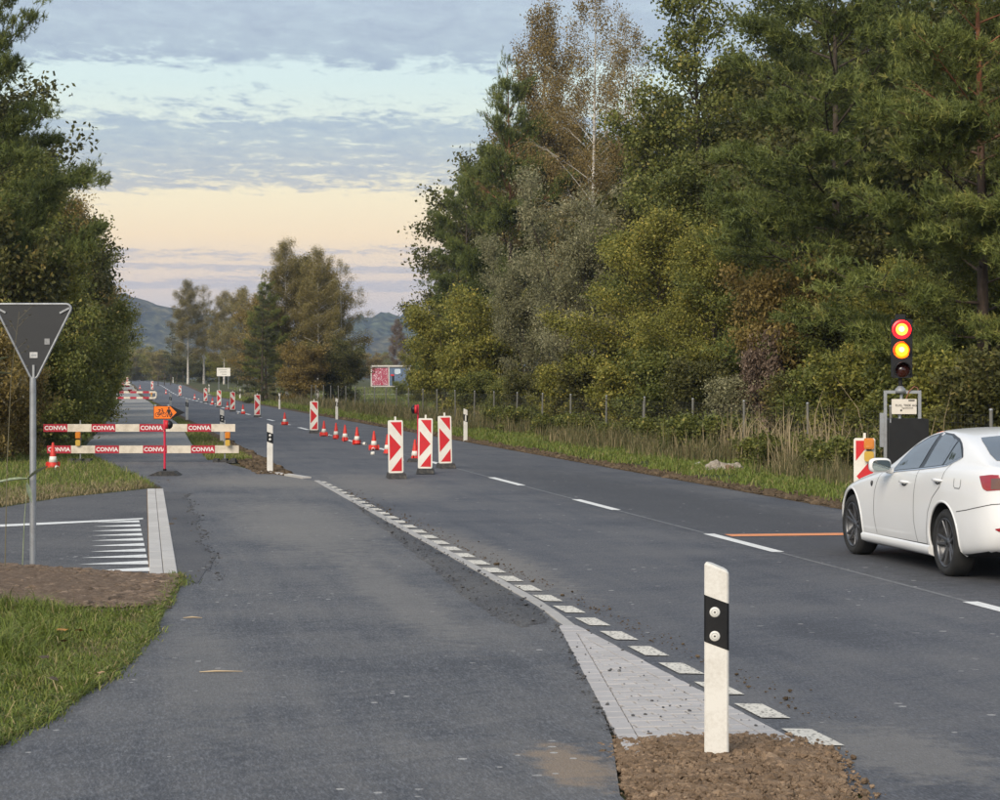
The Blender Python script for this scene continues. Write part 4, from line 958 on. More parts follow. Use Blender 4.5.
FONT_CACHE = {}
def text_mesh(body, size, bold=.0):
    key = (body, size, bold)
    if key in FONT_CACHE: return FONT_CACHE[key]
    cu = bpy.data.curves.new('lettering', 'FONT'); cu.body = body; cu.size = size; cu.align_x = 'CENTER'; cu.align_y = 'CENTER'; cu.offset = bold; cu.extrude = .0008; cu.resolution_u = 2
    o = bpy.data.objects.new('lettering', cu); COL.objects.link(o)
    bpy.context.view_layer.update()
    me = bpy.data.meshes.new_from_object(o.evaluated_get(bpy.context.evaluated_depsgraph_get()))
    bpy.data.objects.remove(o); bpy.data.curves.remove(cu)
    FONT_CACHE[key] = me; return me
def lettering(body, size, loc, mat, parent, bold=0.0, name='lettering', sx=1.0):
    me = text_mesh(body, size, bold).copy(); me.materials.clear(); me.materials.append(mat)
    o = link(bpy.data.objects.new(name, me), parent); o.location = loc; o.rotation_euler = (R(90), 0, 0); o.scale = (sx, 1, 1); return o
def poly_face(polys, y0, y1, name, mat, parent):
    m = MB()
    for p in polys: m.prism(p, y0, y1)
    return m.build(name, mat, parent)

# --- marker posts
def make_post(kind, name='marker_post'):
    t = thing(name, 'x', 'marker post')
    # hollow wedge section, slanted top
    a, b = .062, .045
    prof = [(-a, -.02), (-.012, -b), (.012, -b), (a, -.02), (a, .03), (-a, .03)] if False else None
    m = MB()
    sec = [(-.060, -.012), (-.052, -.020), (.052, -.020), (.060, -.012), (.055, .045), (.035, .085), (-.035, .085), (-.055, .045)]
    def ztop(x): return .985 - (x+.06)*.36
    lv = [-.12, .0, .5]; n = len(sec); vs = []
    for z in lv: vs += [(x, y, z) for x, y in sec]
    vs += [(x, y, ztop(x)-.012) for x, y in sec]
    vs += [(x*.86, y*.86+.004, ztop(x)) for x, y in sec]
    fs = [(r*n+k, r*n+(k+1) % n, (r+1)*n+(k+1) % n, (r+1)*n+k) for r in range(4) for k in range(n)] + [tuple(range(4*n, 5*n))]
    m.add(vs, fs).build('post', C_WHITE, t)
    # slanted black band folded round the post
    def band(z0, z1, e=.0015):
        o = [(-.055-e, .045), (-.060-e, -.012), (-.052, -.020-e), (.052, -.020-e), (.060+e, -.012), (.055+e, .045)]
        vs, fs = [], []
        for x, y in o:
            k = -(x)*.36; vs += [(x, y, z0+k), (x, y, z1+k)]
        return vs, [(2*i, 2*i+2, 2*i+3, 2*i+1) for i in range(len(o)-1)]
    if kind == 'near':
        MB().add(*band(.565, .80)).build('black_band', C_BLACK, t)
        for z in (.735, .615):
            mm = MB(); mm.lathe([(.0, -.0265), (.020, -.0265), (.026, -.0245), (.026, -.021)], 20, 'y', (-.008, 0, z)); mm.build('reflector', C_REFL, t)
            MB().lathe([(.0, -.0278), (.0045, -.0278), (.0045, -.026)], 10, 'y', (-.008, 0, z)).build('reflector_screw', C_INK, t)
            MB().lathe([(.0145, -.0270), (.0165, -.0270)], 20, 'y', (-.008, 0, z)).build('reflector_ring', C_STEEL, t)
    elif kind == 'two':
        MB().add(*band(.60, .80)).build('black_band', C_BLACK, t)
        for z in (.745, .665): MB().lathe([(.0, -.0275), (.026, -.0275), (.026, -.021)], 14, 'y', (0, 0, z)).build('reflector', C_REFL, t)
    else:
        MB().add(*band(.60, .80)).build('black_band', C_BLACK, t)
        MB().prism(rounded(-.022, .615, .022, .785, .006), -.027, -.0215).build('reflector', C_REFL, t)
    return t
def put(o, xy, z=None, rz=None, label=None, group=None):
    o.location = (xy[0], xy[1], gz(*xy) if z is None else z)
    if rz is not None: o.rotation_euler = (0, 0, rz)
    if label: o['label'] = label
    if group: o['group'] = group
    return o
near = make_post('near'); put(near, G(717, 752), .02, R(4), 'tall white marker post with black band standing in the heaped soil')
near.rotation_euler = (0, 0, R(-9)); near.location = (1.072, 11.13, .02); near.scale = (1, 1, .985)
MPG = 'white marker posts along the road'
near['group'] = MPG
two = make_post('two'); put(two, G(270, 472.5), None, ROAD_YAW, 'white marker post at the rounded end of the kerb strip', MPG)
for px, py, lab in ((222, 442.5, 'white marker post behind the end of the nearest lettered barrier'), (187, 420, 'white marker post just beyond the orange arrow sign'), (170.5, 410.5, 'white marker post half hidden by the top of the orange arrow sign')):
    put(dup(two), G(px, py), None, ROAD_YAW, lab)
right = make_post('bar')
for i, (px, py, lab) in enumerate(((465.5, 441.5, 'white marker post on the far verge next to the striped boards'), (372/3.846+240, 419.5, 'white marker post on the far verge behind the row of cones'), (279.5, 409.2, 'white marker post on the far verge before the tree clump'),
        (240, 398.4, 'white marker post where the farm track leaves the road'), (209, 394, 'distant white marker post beyond the farm track'), (173, 389, 'most distant white marker post on the far verge'))):
    o = right if i == 0 else dup(right)
    x, y = beside(px, 11.25) if i > 2 else G(px, py)
    put(o, (x, y), None, ROAD_YAW, lab, MPG)

# --- striped guide boards
def make_board(mirror=False, name='guide_board'):
    t = thing(name, 'x', 'traffic board')
    W, H, z0 = .285, 1.0, .10
    MB().prism(rounded(-W/2, z0, W/2, z0+H, .03), -.014, .014).build('panel', C_BOARDW, t)
    x0, x1, a, b = -W/2+.028, W/2-.028, z0+.035, z0+H-.035
    s = -1 if mirror else 1
    h = b-a
    P = [[(x0+.02, b), (x1, b), (x1, b-.27)], [(x0, b-.22), (x1-.01, b-.475), (x0, b-.73)], [(x1, a+.27), (x1, a), (x0+.02, a)]]
    for p in P: poly_face([[(s*x, z) for x, z in p]], -.0165, -.0138, 'red_marking', C_RED, t)
    MB().box((0, 0, z0+H+.03), (.035, .02, .075)).build('handle_stub', C_BOARDW, t)
    m = MB(); m.box((0, 0, .045), (.16, .05, .13)); m.build('foot_socket', C_BOARDW, t)
    f = MB(); f.box((.01, 0, .05), (.36, .80, .10), taper=.88); f.build('rubber_base', C_RUBBER, t)
    return t
GB = 'red and white striped guide boards along the road works'
BOARDS = [(396, 478.2, 'nearest striped guide board, at the kerb side of the front group of three'), (425, 473.5, 'striped guide board in the middle of the front group of three'), (445.5, 468, 'striped guide board nearest the centre line in the front group of three'),
    (314, 433, 'striped guide board at the far end of the row of five cones'), (257.3, 417.2, 'striped guide board behind the near kerb marker post'), (232.6, 411.4, 'striped guide board behind the end of the barrier'), (219, 407.2, 'striped guide board fourth from the far end'),
    (205.5, 402.4, 'striped guide board third from the far end'), (180, 396.6, 'small striped guide board above the orange arrow sign'), (152.2, 390.4, 'small striped guide board beside the second barrier'), (127.3, 385.4, 'most distant striped guide board above the stacked far barriers')]
b0 = make_board()
for i, (px, py, lab) in enumerate(BOARDS):
    o = b0 if i == 0 else dup(b0)
    put(o, G(px, py), None, ROAD_YAW*.4+R((2, -3, 3, 0, 1, 2, -1, 0, 1, 0, 2)[i]), lab, GB)
    if i < 4: o.rotation_euler.x = R((1.0, -1.5, 0, .5)[i]); o.rotation_euler.y = R((-.8, .6, -1.2, 0)[i])
sx = st(29.4, 10.62)
bm_ = make_board(True); put(bm_, (4.86, 30.0), None, R(-8), 'striped guide board carrying an amber lamp beside the traffic light', GB)
# lamp on that board
def make_lamp(name, label, loc, rz=0, group=None, s=1.0):
    t = thing(name, label, 'warning lamp', loc, rz, group)
    m = MB(); m.prism(rounded(-.062*s, -.01, .062*s, .125, .03), -.05, .03); m.build('battery_box', C_YEL, t)
    m = MB(); m.prism(rounded(-.066*s, .155, .066*s, .30, .022), -.045, .03); m.prism(rounded(-.05*s, .17, .05*s, .285, .02), -.055, -.045); m.build('lens', C_AMBER, t)
    MB().box((0, 0, .148), (.06, .05, .03)).build('lamp_neck', C_BLACK, t)
    return t
lx, ly = 4.86, 30.0
make_lamp('warning_lamp', 'amber warning lamp on the striped board beside the traffic light', (lx+.05, ly-.06, .80), R(-8), 'amber warning lamps on the road works')

# --- cones
def make_cone():
    t = thing('traffic_cone', 'x', 'traffic cone')
    H = .50
    def r(z): return .105-.085*z/H
    def ring(za, zb, e=0): return [(r(za)+e, za), (r(zb)+e, zb)]
    m = MB(); m.lathe([(.0, .03)] + [(r(.03)+.02, .03), (r(.045), .045), (r(H*.5), H*.5), (r(H), H), (r(H)*.6, H+.004), (.0, H+.004)], 20); m.build('cone_body', C_CONE, t)
    MB().lathe([(r(.13)+.0, .13), (r(.13)+.003, .131), (r(.24)+.003, .239), (r(.24), .24)], 20).build('white_band', C_BOARDW, t)
    MB().lathe([(r(.33)+.0, .33), (r(.33)+.003, .331), (r(.42)+.003, .419), (r(.42), .42)], 20).build('white_band', C_BOARDW, t)
    MB().prism(rounded(-.14, -.14, .14, .14, .03), 0, .03).build('cone_base', C_CONE, t)
    b = t.children[-1]; b.data.transform(Matrix.Rotation(R(90), 4, 'X')); b.data.transform(Matrix.Translation((0, 0, .03)))
    return t
CONES = [(374, 450, 'red and white cone nearest the front boards in the row of five'), (357, 444.6, 'second cone from the boards in the row of five'), (345, 441.5, 'middle cone of the row of five'), (336, 439, 'fourth cone from the boards in the row of five'), (324, 436.2, 'cone beside the single striped board, last of the row of five'),
    (284.7, 425, 'lone cone between two striped boards on the centre line'), (415, 461.5, 'cone half hidden behind the middle board of the front group'), (387.5, 454.5, 'cone peeking out behind the nearest board'), (243, 414, 'small cone next to the board behind the kerb post'), (227.5, 409.8, 'small far cone on the centre line in front of the middle boards'),
    (212.5, 404.5, 'small far cone between the third and fourth far boards'), (194.7, 399.4, 'tiny far cone beyond the arrow sign'), (166, 394, 'tiny far cone beside the second barrier'), (140, 389, 'tiniest cone near the most distant boards')]
c0 = make_cone()
for i, (px, py, lab) in enumerate(CONES):
    put(c0 if i == 0 else dup(c0), G(px, py), None, i*.7, lab, 'red and white cones on the centre line')
cw = dup(c0); put(cw, G(53, 469), None, .4, 'dirty cone on the grass under the end of the lettered barrier'); cw.scale = (1.05, 1.05, 1.1)

# --- barriers
def make_barrier(name, label, L, zs, foot_x, letters, seg, z_h=.17, start_red=True, dx=(0, .08)):
    t = thing(name, label, 'barrier')
    for bi, z in enumerate(zs):
        m = MB(); m.box((dx[bi], 0, z), (L, .035, z_h)); bar = m.build('bar', C_BARW, t)
        n = int(round(L/seg)); w = L/n
        for k in range(n):
            xa = -L/2+dx[bi]+k*w
            if (k % 2 == 0) == start_red:
                MB().prism([(xa, z-z_h/2-.001), (xa+w, z-z_h/2-.001), (xa+w, z+z_h/2+.001), (xa, z+z_h/2+.001)], -.0195, .0195).build('red_section', C_BARRED, bar)
                if letters: lettering('CONVIA', .128, (xa+w/2, -.0205, z-.004), C_LETTER, bar, .0035, sx=1.0)
    for fx in foot_x:
        m = MB(); m.tube([(fx, .03, .03), (fx, .03, zs[0]+.17)], .016, 8); m.build('support_post', C_STEEL, t)
        f = MB()
        for k in (-1, 0, 1): f.box((fx+k*.19, .02, .05), (.13, .5, .09), taper=.85)
        f.box((fx, .02, .03), (.5, .42, .05)); f.build('foot_block', C_RUBBER, t)
    return t
bx, by = (139.5-500)/F_PX*50.3, 50.3
bar1 = make_barrier('road_barrier', 'nearest barrier of two red and white bars lettered in white', 4.27, (.785, .305), (-1.32, 1.90), True, .534)
put(bar1, (bx, by), None, R(1.5), None, 'red and white barriers across the cycle path')
for fx, lab in ((-1.36, 'amber lamp hanging between the bars near the traffic cone'), (1.98, 'amber lamp hanging between the bars in front of the marker post')):
    make_lamp('warning_lamp', lab, (bx+fx, by-.06, .395), 0, 'amber warning lamps on the road works', .85)
b2y = 190; b2x = (133.3-500)/F_PX*b2y
bar2 = make_barrier('road_barrier', 'second barrier farther down the path with a white end hoop', 3.75, (.70, .22), (-1.35, 1.35), False, .535, .17, False, (0, 0))
m = MB(); m.tube([(1.80, 0, .70), (1.92, 0, .68), (1.95, 0, .46), (1.92, 0, .24), (1.80, 0, .22)], .07, 8); m.build('end_hoop', C_BARW, bar2)
put(bar2, (b2x, b2y), gz(b2x, b2y), 0, None, 'red and white barriers across the cycle path')
make_lamp('warning_lamp', 'small amber lamp at the hooped end of the second barrier', (b2x+1.55, b2y-.06, gz(b2x, b2y)+.36), 0, 'amber warning lamps on the road works')
make_lamp('warning_lamp', 'small amber lamp at the hedge end of the second barrier', (b2x-1.6, b2y-.06, gz(b2x, b2y)+.50), 0, 'amber warning lamps on the road works')
b3y = 262; b3x = (123.5-500)/F_PX*b3y
bar3 = make_barrier('road_barrier', 'third barrier showing above the second one', 3.0, (.66, .22), (-1.0, 1.0), False, .5, .17, True, (-.3, 0))
put(bar3, (b3x, b3y), None, 0, None, 'red and white barriers across the cycle path')
b4y = 300; b4x = (121-500)/F_PX*b4y
bar4 = make_barrier('road_barrier', 'most distant pale barrier below the yellow lamp', 2.4, (.62, .30), (-.9, .9), False, .8, .17, False, (0, 0))
put(bar4, (b4x, b4y), None, 0, None, 'red and white barriers across the cycle path')
fx, fy = (121.5-500)/F_PX*306, 306.0
t = thing('road_works_sign', 'distant pale temporary sign on a stand with a yellow lamp below', 'sign', (fx, fy, gz(fx, fy)))
MB().tube([(0, .03, 0), (0, .03, 2.6)], .04, 8).build('support_post', C_STEEL, t)
MB().prism(rounded(-.42, 2.0, .42, 2.45, .05), -.015, .015).build('panel', C_BOARDW, t)
MB().box((0, .03, .05), (.6, .4, .1)).build('foot_block', C_RUBBER, t)
MB().prism(rounded(-.22, 1.25, .28, 1.6, .08), -.05, .0).build('yellow_lamp', C_YEL, t)

# --- orange detour arrow
def wheel_ring(cx, cz, r, w, n=20):
    vs, fs = [], []
    for k in range(n):
        a = 2*math.pi*k/n
        for rr in (r-w, r): vs.append((cx+rr*math.cos(a), -.0185, cz+rr*math.sin(a)))
    return vs, [(2*k, 2*k+1, (2*k+3) % (2*n), (2*k+2) % (2*n)) for k in range(n)]
def bar2d(p, q, w):
    d = Vector((q[0]-p[0], q[1]-p[1])).normalized(); nx, nz = -d.y*w/2, d.x*w/2
    return [(p[0]-nx, -.0185, p[1]-nz), (q[0]-nx, -.0185, q[1]-nz), (q[0]+nx, -.0185, q[1]+nz), (p[0]+nx, -.0185, p[1]+nz)]
dx_, dy_ = G(164.5, 476.5)
det = thing('detour_sign', 'orange arrow sign with bicycle and pedestrian symbols on a red pole', 'sign', (dx_, dy_, .02), R(2))
z0, z1 = 1.085, 1.345; zc = (z0+z1)/2
MB().prism([(-.21, z0), (.12, z0), (.40, zc), (.12, z1), (-.21, z1)], -.015, .015).build('arrow_plate', C_BLACK, det)
MB().prism([(-.20, z0+.012), (.115, z0+.012), (.235, zc), (.115, z1-.012), (-.20, z1-.012)], -.0175, -.0148).build('orange_face', C_ORANGE, det)
m = MB()
wx1, wx2, wz, wr_ = -.135, -.005, z0+.085, .046
for cx in (wx1, wx2): m.add(*wheel_ring(cx, wz, wr_, .011))
for p, q in (((wx1, wz), (wx1+.045, wz+.085)), ((wx1+.045, wz+.085), (wx2-.02, wz+.085)), ((wx2-.02, wz+.085), (wx1+.062, wz)), ((wx1, wz), (wx1+.062, wz)), ((wx1+.062, wz), (wx1+.038, wz+.10)), ((wx2, wz), (wx2-.03, wz+.115)), ((wx2-.03, wz+.115), (wx2-.06, wz+.12)), ((wx1+.015, wz+.10), (wx1+.06, wz+.10))):
    m.add(bar2d(p, q, .012), [(0, 1, 2, 3)])
m.build('bicycle_symbol', C_INK, det)
m = MB()
def disc(cx, cz, r, n=12): m.add([(cx+r*math.cos(6.283*k/n), -.0185, cz+r*math.sin(6.283*k/n)) for k in range(n)], [tuple(range(n))])
for cx, cz, k in ((.085, z0+.04, 1.0), (.135, z0+.03, .55)):
    disc(cx, cz+.175*k, .020*k)
    m.add([(cx-.022*k, -.0185, cz+.075*k), (cx+.022*k, -.0185, cz+.075*k), (cx+.028*k, -.0185, cz+.15*k), (cx-.028*k, -.0185, cz+.15*k)], [(0, 1, 2, 3)])
    for sx_ in (-1, 1): m.add(bar2d((cx+sx_*.008*k, cz+.085*k), (cx+sx_*.026*k, cz-.0*k), .019*k), [(0, 1, 2, 3)])
    for sx_ in (-1, 1): m.add(bar2d((cx+sx_*.024*k, cz+.145*k), (cx+sx_*.045*k, cz+.08*k), .014*k), [(0, 1, 2, 3)])
m.build('pedestrian_symbol', C_INK, det)
C_POLE = worn('pole_red', (.62, .02, .06), .45, (.3, .05, .05), .3, 6)
MB().tube([(0, .035, .04), (0, .035, 1.10)], .022, 10).build('pole', C_POLE, det)
MB().box((0, .03, 1.03), (.05, .05, .14)).build('pole_clamp', C_WHITE, det)
MB().prism([(-.30, .0), (.32, .0), (.20, .085), (-.10, .085)], -.30, .30).build('rubber_base', C_RUBBER, det)
MB().tube([(0, .035, .08), (0, .035, .13)], .035, 10).build('pole_socket', C_BLACK, det)
for zl, cx in ((1.22, -.17), (1.22, .08)): MB().box((cx, .0, z1+.008), (.035, .05, .03)).build('clip', C_STEEL, det)
# rear lamp heads: round black hood with red body seen from the side
def lamp_head(name, label, loc, s=1.0, flip=1):
    t = thing(name, label, 'warning lamp', loc)
    m = MB(); m.lathe([(0, .0), (.085*s, .0), (.085*s, .045), (.07*s, .06), (0, .06)], 18, 'x'); m.build('red_housing', C_RED, t)
    m = MB(); m.lathe([(.082*s, .06), (.088*s, .075), (.07*s, .11), (.035*s, .135), (0, .14)], 18, 'x'); m.build('black_hood', C_BLACK, t)
    MB().box((-.02, 0, -.0), (.04, .05, .19)).build('bracket', C_POLE, t)
    if flip < 0:
        t.rotation_euler = (0, 0, math.pi)
    return t
lamp_head('signal_lamp', 'black and red lamp head clamped to the red pole under the orange arrow', (dx_+.022, dy_-.01, 1.0))
hx, hy = G(418, 462)
hp = thing('lamp_stand', 'black stand hidden behind the middle front board', 'lamp stand', (hx, hy, 0))
MB().tube([(0, 0, .04), (0, 0, 1.3)], .02, 8).build('pole', C_POLE, hp); MB().box((0, 0, .04), (.5, .4, .08), taper=.85).build('rubber_base', C_RUBBER, hp)
lamp_head('signal_lamp', 'black and red lamp head peering over the middle front board', (hx-.02, hy-.02, 1.19), 1.2, -1)

# --- give way sign seen from behind
sgx, sgy = (33-500)/F_PX*22.5, 22.5
gw = thing('give_way_sign', 'grey back of a triangular give way sign on a steel pole', 'sign', (sgx, sgy, 0))
MB().tube([(0, 0, -.2), (0, 0, 1.84), (0, 0, 1.90)], [.033, .033, .030], 14).build('pole', C_STEEL, gw)
def tri_round(w, ztop, zbot, r, n=5):
    P = [Vector((-w/2, ztop)), Vector((0, zbot)), Vector((w/2, ztop))]; out = []
    for i in range(3):
        a, b, c = P[i-1], P[i], P[(i+1) % 3]; u, v = (a-b).normalized(), (c-b).normalized(); ang = math.acos(u.dot(v)); d = r/math.tan(ang/2)
        p, q = b+u*d, b+v*d; cc = b+(u+v).normalized()*(r/math.sin(ang/2))
        a0 = math.atan2((p-cc).y, (p-cc).x); a1 = math.atan2((q-cc).y, (q-cc).x)
        while a1-a0 > math.pi: a1 -= 2*math.pi
        while a0-a1 > math.pi: a1 += 2*math.pi
        out += [(cc.x+r*math.cos(a0+(a1-a0)*k/n), cc.y+r*math.sin(a0+(a1-a0)*k/n)) for k in range(n+1)]
    return out
tri = tri_round(.80, 2.64, 1.84, .045)
MB().prism(tri, .035, .041).build('sign_plate', C_SIGNBACK, gw)
rim_pts = [(x, .038, z) for x, z in tri]; m = MB(); cl = rim_pts + rim_pts[:2]; m.tube(cl, .0125, 8, False); m.build('rim', C_STEEL, gw)
for ang, cx, cz in ((-28, -.33, 2.58), (28, .31, 2.575)):
    m = MB(); m.box((0, 0, 0), (.11, .012, .018)); o = m.build('stiffener', C_STEEL, gw); o.location = (cx, .028, cz); o.rotation_euler = (0, R(-ang), 0)
MB().box((0.0, .025, 1.95), (.022, .014, .16)).build('stiffener', C_STEEL, gw)
C_STICK = worn('sticker_pale', (.58, .57, .55), .5, (.25, .25, .25), .7, 30, fine=150)
MB().box((.0, .031, 2.13), (.078, .004, .058)).build('sticker', C_STICK, gw)
MB().box((.135, .031, 2.265), (.052, .004, .060)).build('sticker', worn('sticker_grey', (.30, .30, .30), .5, (.15, .15, .15), .7, 30), gw)
MB().box((.0, .0285, 2.128), (.05, .002, .02)).build('sticker_print', C_STEEL, gw)
# --- weed with long pale leaves caught on the pole, and dry stalk in front of the sign
def long_leaf(m, p, d, L, w, droop):
    d = Vector(d).normalized(); sd = d.cross(Vector((0, 0, 1))).normalized(); pts = [Vector(p)+d*L*f+Vector((0, 0, -droop*L*f*f)) for f in (0, .25, .5, .75, 1)]
    ws = (.25, .9, 1, .7, .05); vs = []
    for q, k in zip(pts, ws): vs += [q-sd*w*k/2-Vector((0, 0, 0)), q+Vector((0, 0, -.12*w)), q+sd*w*k/2+Vector((0, 0, .25*w*k))]
    m.add(vs, [(3*i+j, 3*i+j+1, 3*i+j+4, 3*i+j+3) for i in range(4) for j in (0, 1)], True)
M_PALE = Mat('leaf_pale_green'); _p = M_PALE.pos('object'); M_PALE.set(M_PALE.ramp(M_PALE.noise(20, 4, .6, _p), [(.3, (.16, .20, .10)), (.7, (.34, .37, .24))]), .5); M_PALE = M_PALE.m
wd = thing('tall_weed', 'weed with long pale leaves bending against the steel pole', 'plant', (sgx-.08, sgy-.12, 0))
m = MB(); m.tube([(0, 0, 0), (.02, .0, .5), (.05, .02, .93)], [.006, .005, .003], 5); m.build('stem', M_PALE, wd)
m = MB(); long_leaf(m, (.05, .02, .90), (1, -.2, .75), .26, .075, .1); m.build('leaf', M_PALE, wd)
m = MB(); long_leaf(m, (.05, .02, .90), (-1, -.2, -.0), .36, .075, .15); m.build('leaf', M_PALE, wd)
m = MB(); long_leaf(m, (.04, .02, .86), (.3, -.3, -.9), .2, .055, .1); m.build('leaf', M_PALE, wd)
M_STALK = Mat('stalk_dry').set((.15, .13, .075), .8).m
for (ox, oy, hh, seed, lab) in ((-.17, -.5, 2.55, 3, 'thin dry stalk with bare side twigs before the sign plate'), (-.42, -.3, 2.4, 8, 'dry stalk with pale leaves at the picture edge beside the sign')):
    rg = random.Random(seed)
    w_ = thing('dry_stalk', lab, 'plant', (sgx+ox, sgy+oy, 0))
    m = MB(); pp = [Vector((0, 0, 0)), Vector((.02, 0, hh*.4)), Vector((.06, 0, hh*.75)), Vector((.14, 0, hh))]; m.tube(pp, [.006, .005, .0035, .002], 5)
    tips = []
    for k in range(13):
        u = .62+.38*k/13; p = pp[1].lerp(pp[3], (u-.4)/.6); a = rg.choice((-1, 1)); q = p+Vector((a*rg.uniform(.06, .16), rg.uniform(-.05, .05), rg.uniform(.05, .16))); m.tube([p, q], [.002, .0012], 4); tips += [q, p.lerp(q, .6)]
    m.build('stem', M_STALK, w_)
    m = MB()
    for q in tips:
        for _ in range(3): long_leaf(m, q, (rg.uniform(-1, 1), rg.uniform(-1, 1), rg.uniform(-.3, .8)), .035, .012, .1)
    m.build('seed_heads', M_STALK, w_); 
    if seed == 8:
        for zz, dd in ((2.02, (.8, -.3, .55)), (1.93, (.9, -.3, .25))):
            m = MB(); long_leaf(m, (.05, 0, zz), dd, .26, .06, .2); m.build('leaf', M_PALE, w_)

# --- wire fence
def fence():
    t = thing('wire_fence', 'long wire mesh fence on thin grey posts along the far verge', 'fence')
    rg = random.Random(3); S = [to_st(*beside(811, 14.5))[0]-4.93*2 + 4.93*i for i in range(46)]
    me = None
    for i, s in enumerate(S):
        x, y = st(s, 14.5+rg.uniform(-.06, .06)); z = gz(x, y)
        if me is None:
            m = MB(); m.tube([(0, 0, -.15), (0, 0, 1.36)], .030, 8); o = m.build('fence_post', C_POST, t); me = o.data
            c = MB(); c.lathe([(.032, 1.355), (.036, 1.36), (.030, 1.385), (0, 1.395)], 8); cp = c.build('post_cap', C_STEEL, o); cme = cp.data
        else:
            o = link(bpy.data.objects.new('fence_post', me), t); cp = link(bpy.data.objects.new('post_cap', cme), o)
        o.location = (x, y, z); o.rotation_euler = (R(rg.uniform(-1.5, 1.5)), R(rg.uniform(-1.5, 1.5)), 0)
        if i == 5:
            x2, y2 = st(s+.35, 14.5); m = MB(); m.tube([(x2, y2, 0), (*st(s-.02, 14.45), 1.25)], .024, 6); m.build('brace_post', C_POST, t)
    m = MB()
    for k in range(9):
        z = .06+1.22*k/8
        P = [(*st(s, 14.47), z+gz(*st(s, 14.47))-(.03 if j % 2 else 0)*(k == 8)) for j, s in enumerate(S)]
        m.tube(P, .0019, 3, False)
    s = S[0]
    while s < S[20]:
        m.tube([(*st(s, 14.47), .06), (*st(s, 14.47), 1.28)], .0011, 3, False); s += .15
    o = m.build('wire_mesh', worn('wire_dark', (.10, .10, .095), .7), t, fix=False); tag(o, 'galvanised wire mesh', kind='stuff')
fence()

# --- stone and litter on the far verge
M_ROCK = Mat('pale_stone'); _p = M_ROCK.pos('object'); M_ROCK.set(M_ROCK.ramp(M_ROCK.noise(9, 6, .7, _p), [(.3, (.15, .12, .09)), (.55, (.36, .31, .25)), (.75, (.5, .45, .38))]), .9); M_ROCK = M_ROCK.m
def rock(name, label, x, y, size, seed, mat, cat='stone', group=None):
    bm = bmesh.new(); bmesh.ops.create_icosphere(bm, subdivisions=3, radius=1)
    for v in bm.verts:
        n_ = noise.noise(v.co*1.3+Vector((seed, 0, 0)))*.45+noise.noise(v.co*3.1+Vector((0, seed, 0)))*.18
        v.co *= 1+n_; v.co = Vector((v.co.x*size[0], v.co.y*size[1], v.co.z*size[2]))
    me = bpy.data.meshes.new(name); bm.to_mesh(me); bm.free(); me.materials.append(mat)
    o = link(bpy.data.objects.new(name, me)); o.location = (x, y, size[2]*.45+gz(x, y)); return tag(o, label, cat, group)
x, y = G(722, 472.5); rock('pale_stone', 'pale lumpy stone lying in the grass of the far verge', x-.12, y, (.24, .2, .16), 1, M_ROCK)
rock('pale_stone', 'flat light stone leaning against the lumpy one', x+.24, y+.1, (.2, .18, .13), 5, M_ROCK)
rock('dark_clod', 'dark clod of earth between the two pale stones', x+.13, y-.1, (.12, .1, .11), 9, M_SOIL, 'clod')
x, y = G(699, 466.5); rock('white_litter', 'small crumpled white litter on the far verge', x, y, (.09, .07, .07), 3, C_WHITE, 'litter')
rg = random.Random(77)
M_LEAFY = Mat('fallen_leaf').set((.42, .20, .04), .7).m
for i, (px, py, c) in enumerate(((62, 641, 0), (80, 641.5, 0), (63, 652, 1), (99, 686, 1), (44, 670, 2), (53, 692, 2))):
    x, y = G(px, py); m = MB(); r_ = .035 if i else .05
    n = 9; vs = [(0, 0, .02)] + [(r_*(1+.35*math.sin(k*2.1+i))*math.cos(6.283*k/n), r_*.8*(1+.3*math.cos(k*3.3+i))*math.sin(6.283*k/n), .012+.014*rg.random()) for k in range(n)]
    m.add(vs, [(0, 1+k, 1+(k+1) % n) for k in range(n)]); o = m.build('fallen_leaf', (M_LEAFY, worn('leaf_tan', (.36, .22, .12), .8), worn('leaf_brown', (.07, .05, .03), .8))[c])
    o.location = (x, y, .065); o.rotation_euler = (rg.uniform(-.3, .3), rg.uniform(-.3, .3), i)
    tag(o, ('orange yellow', 'pale tan', 'dark brown')[c]+' fallen leaf lying on the short grass by the bay', 'leaf', 'fallen leaves on the grass')
x, y = G(220, 676.5); m = MB(); m.tube([(-.13, 0, .03), (-.03, .012, .034), (.14, .03, .03)], [.003, .007, .002], 5); o = m.build('wood_splinter', worn('splinter_tan', (.50, .38, .24), .8)); o.location = (x, y, 0); tag(o, 'pale wood splinter lying on the fresh asphalt', 'splinter')
x, y = G(192, 621.5); m = MB(); m.tube([(-.07, 0, .03), (0, .012, .034), (.08, .0, .03)], [.002, .007, .002], 5); o = m.build('wood_splinter', worn('splinter_tan2', (.48, .36, .22), .8)); o.location = (x, y, 0); tag(o, 'shorter pale splinter on the asphalt near the mulch', 'splinter')

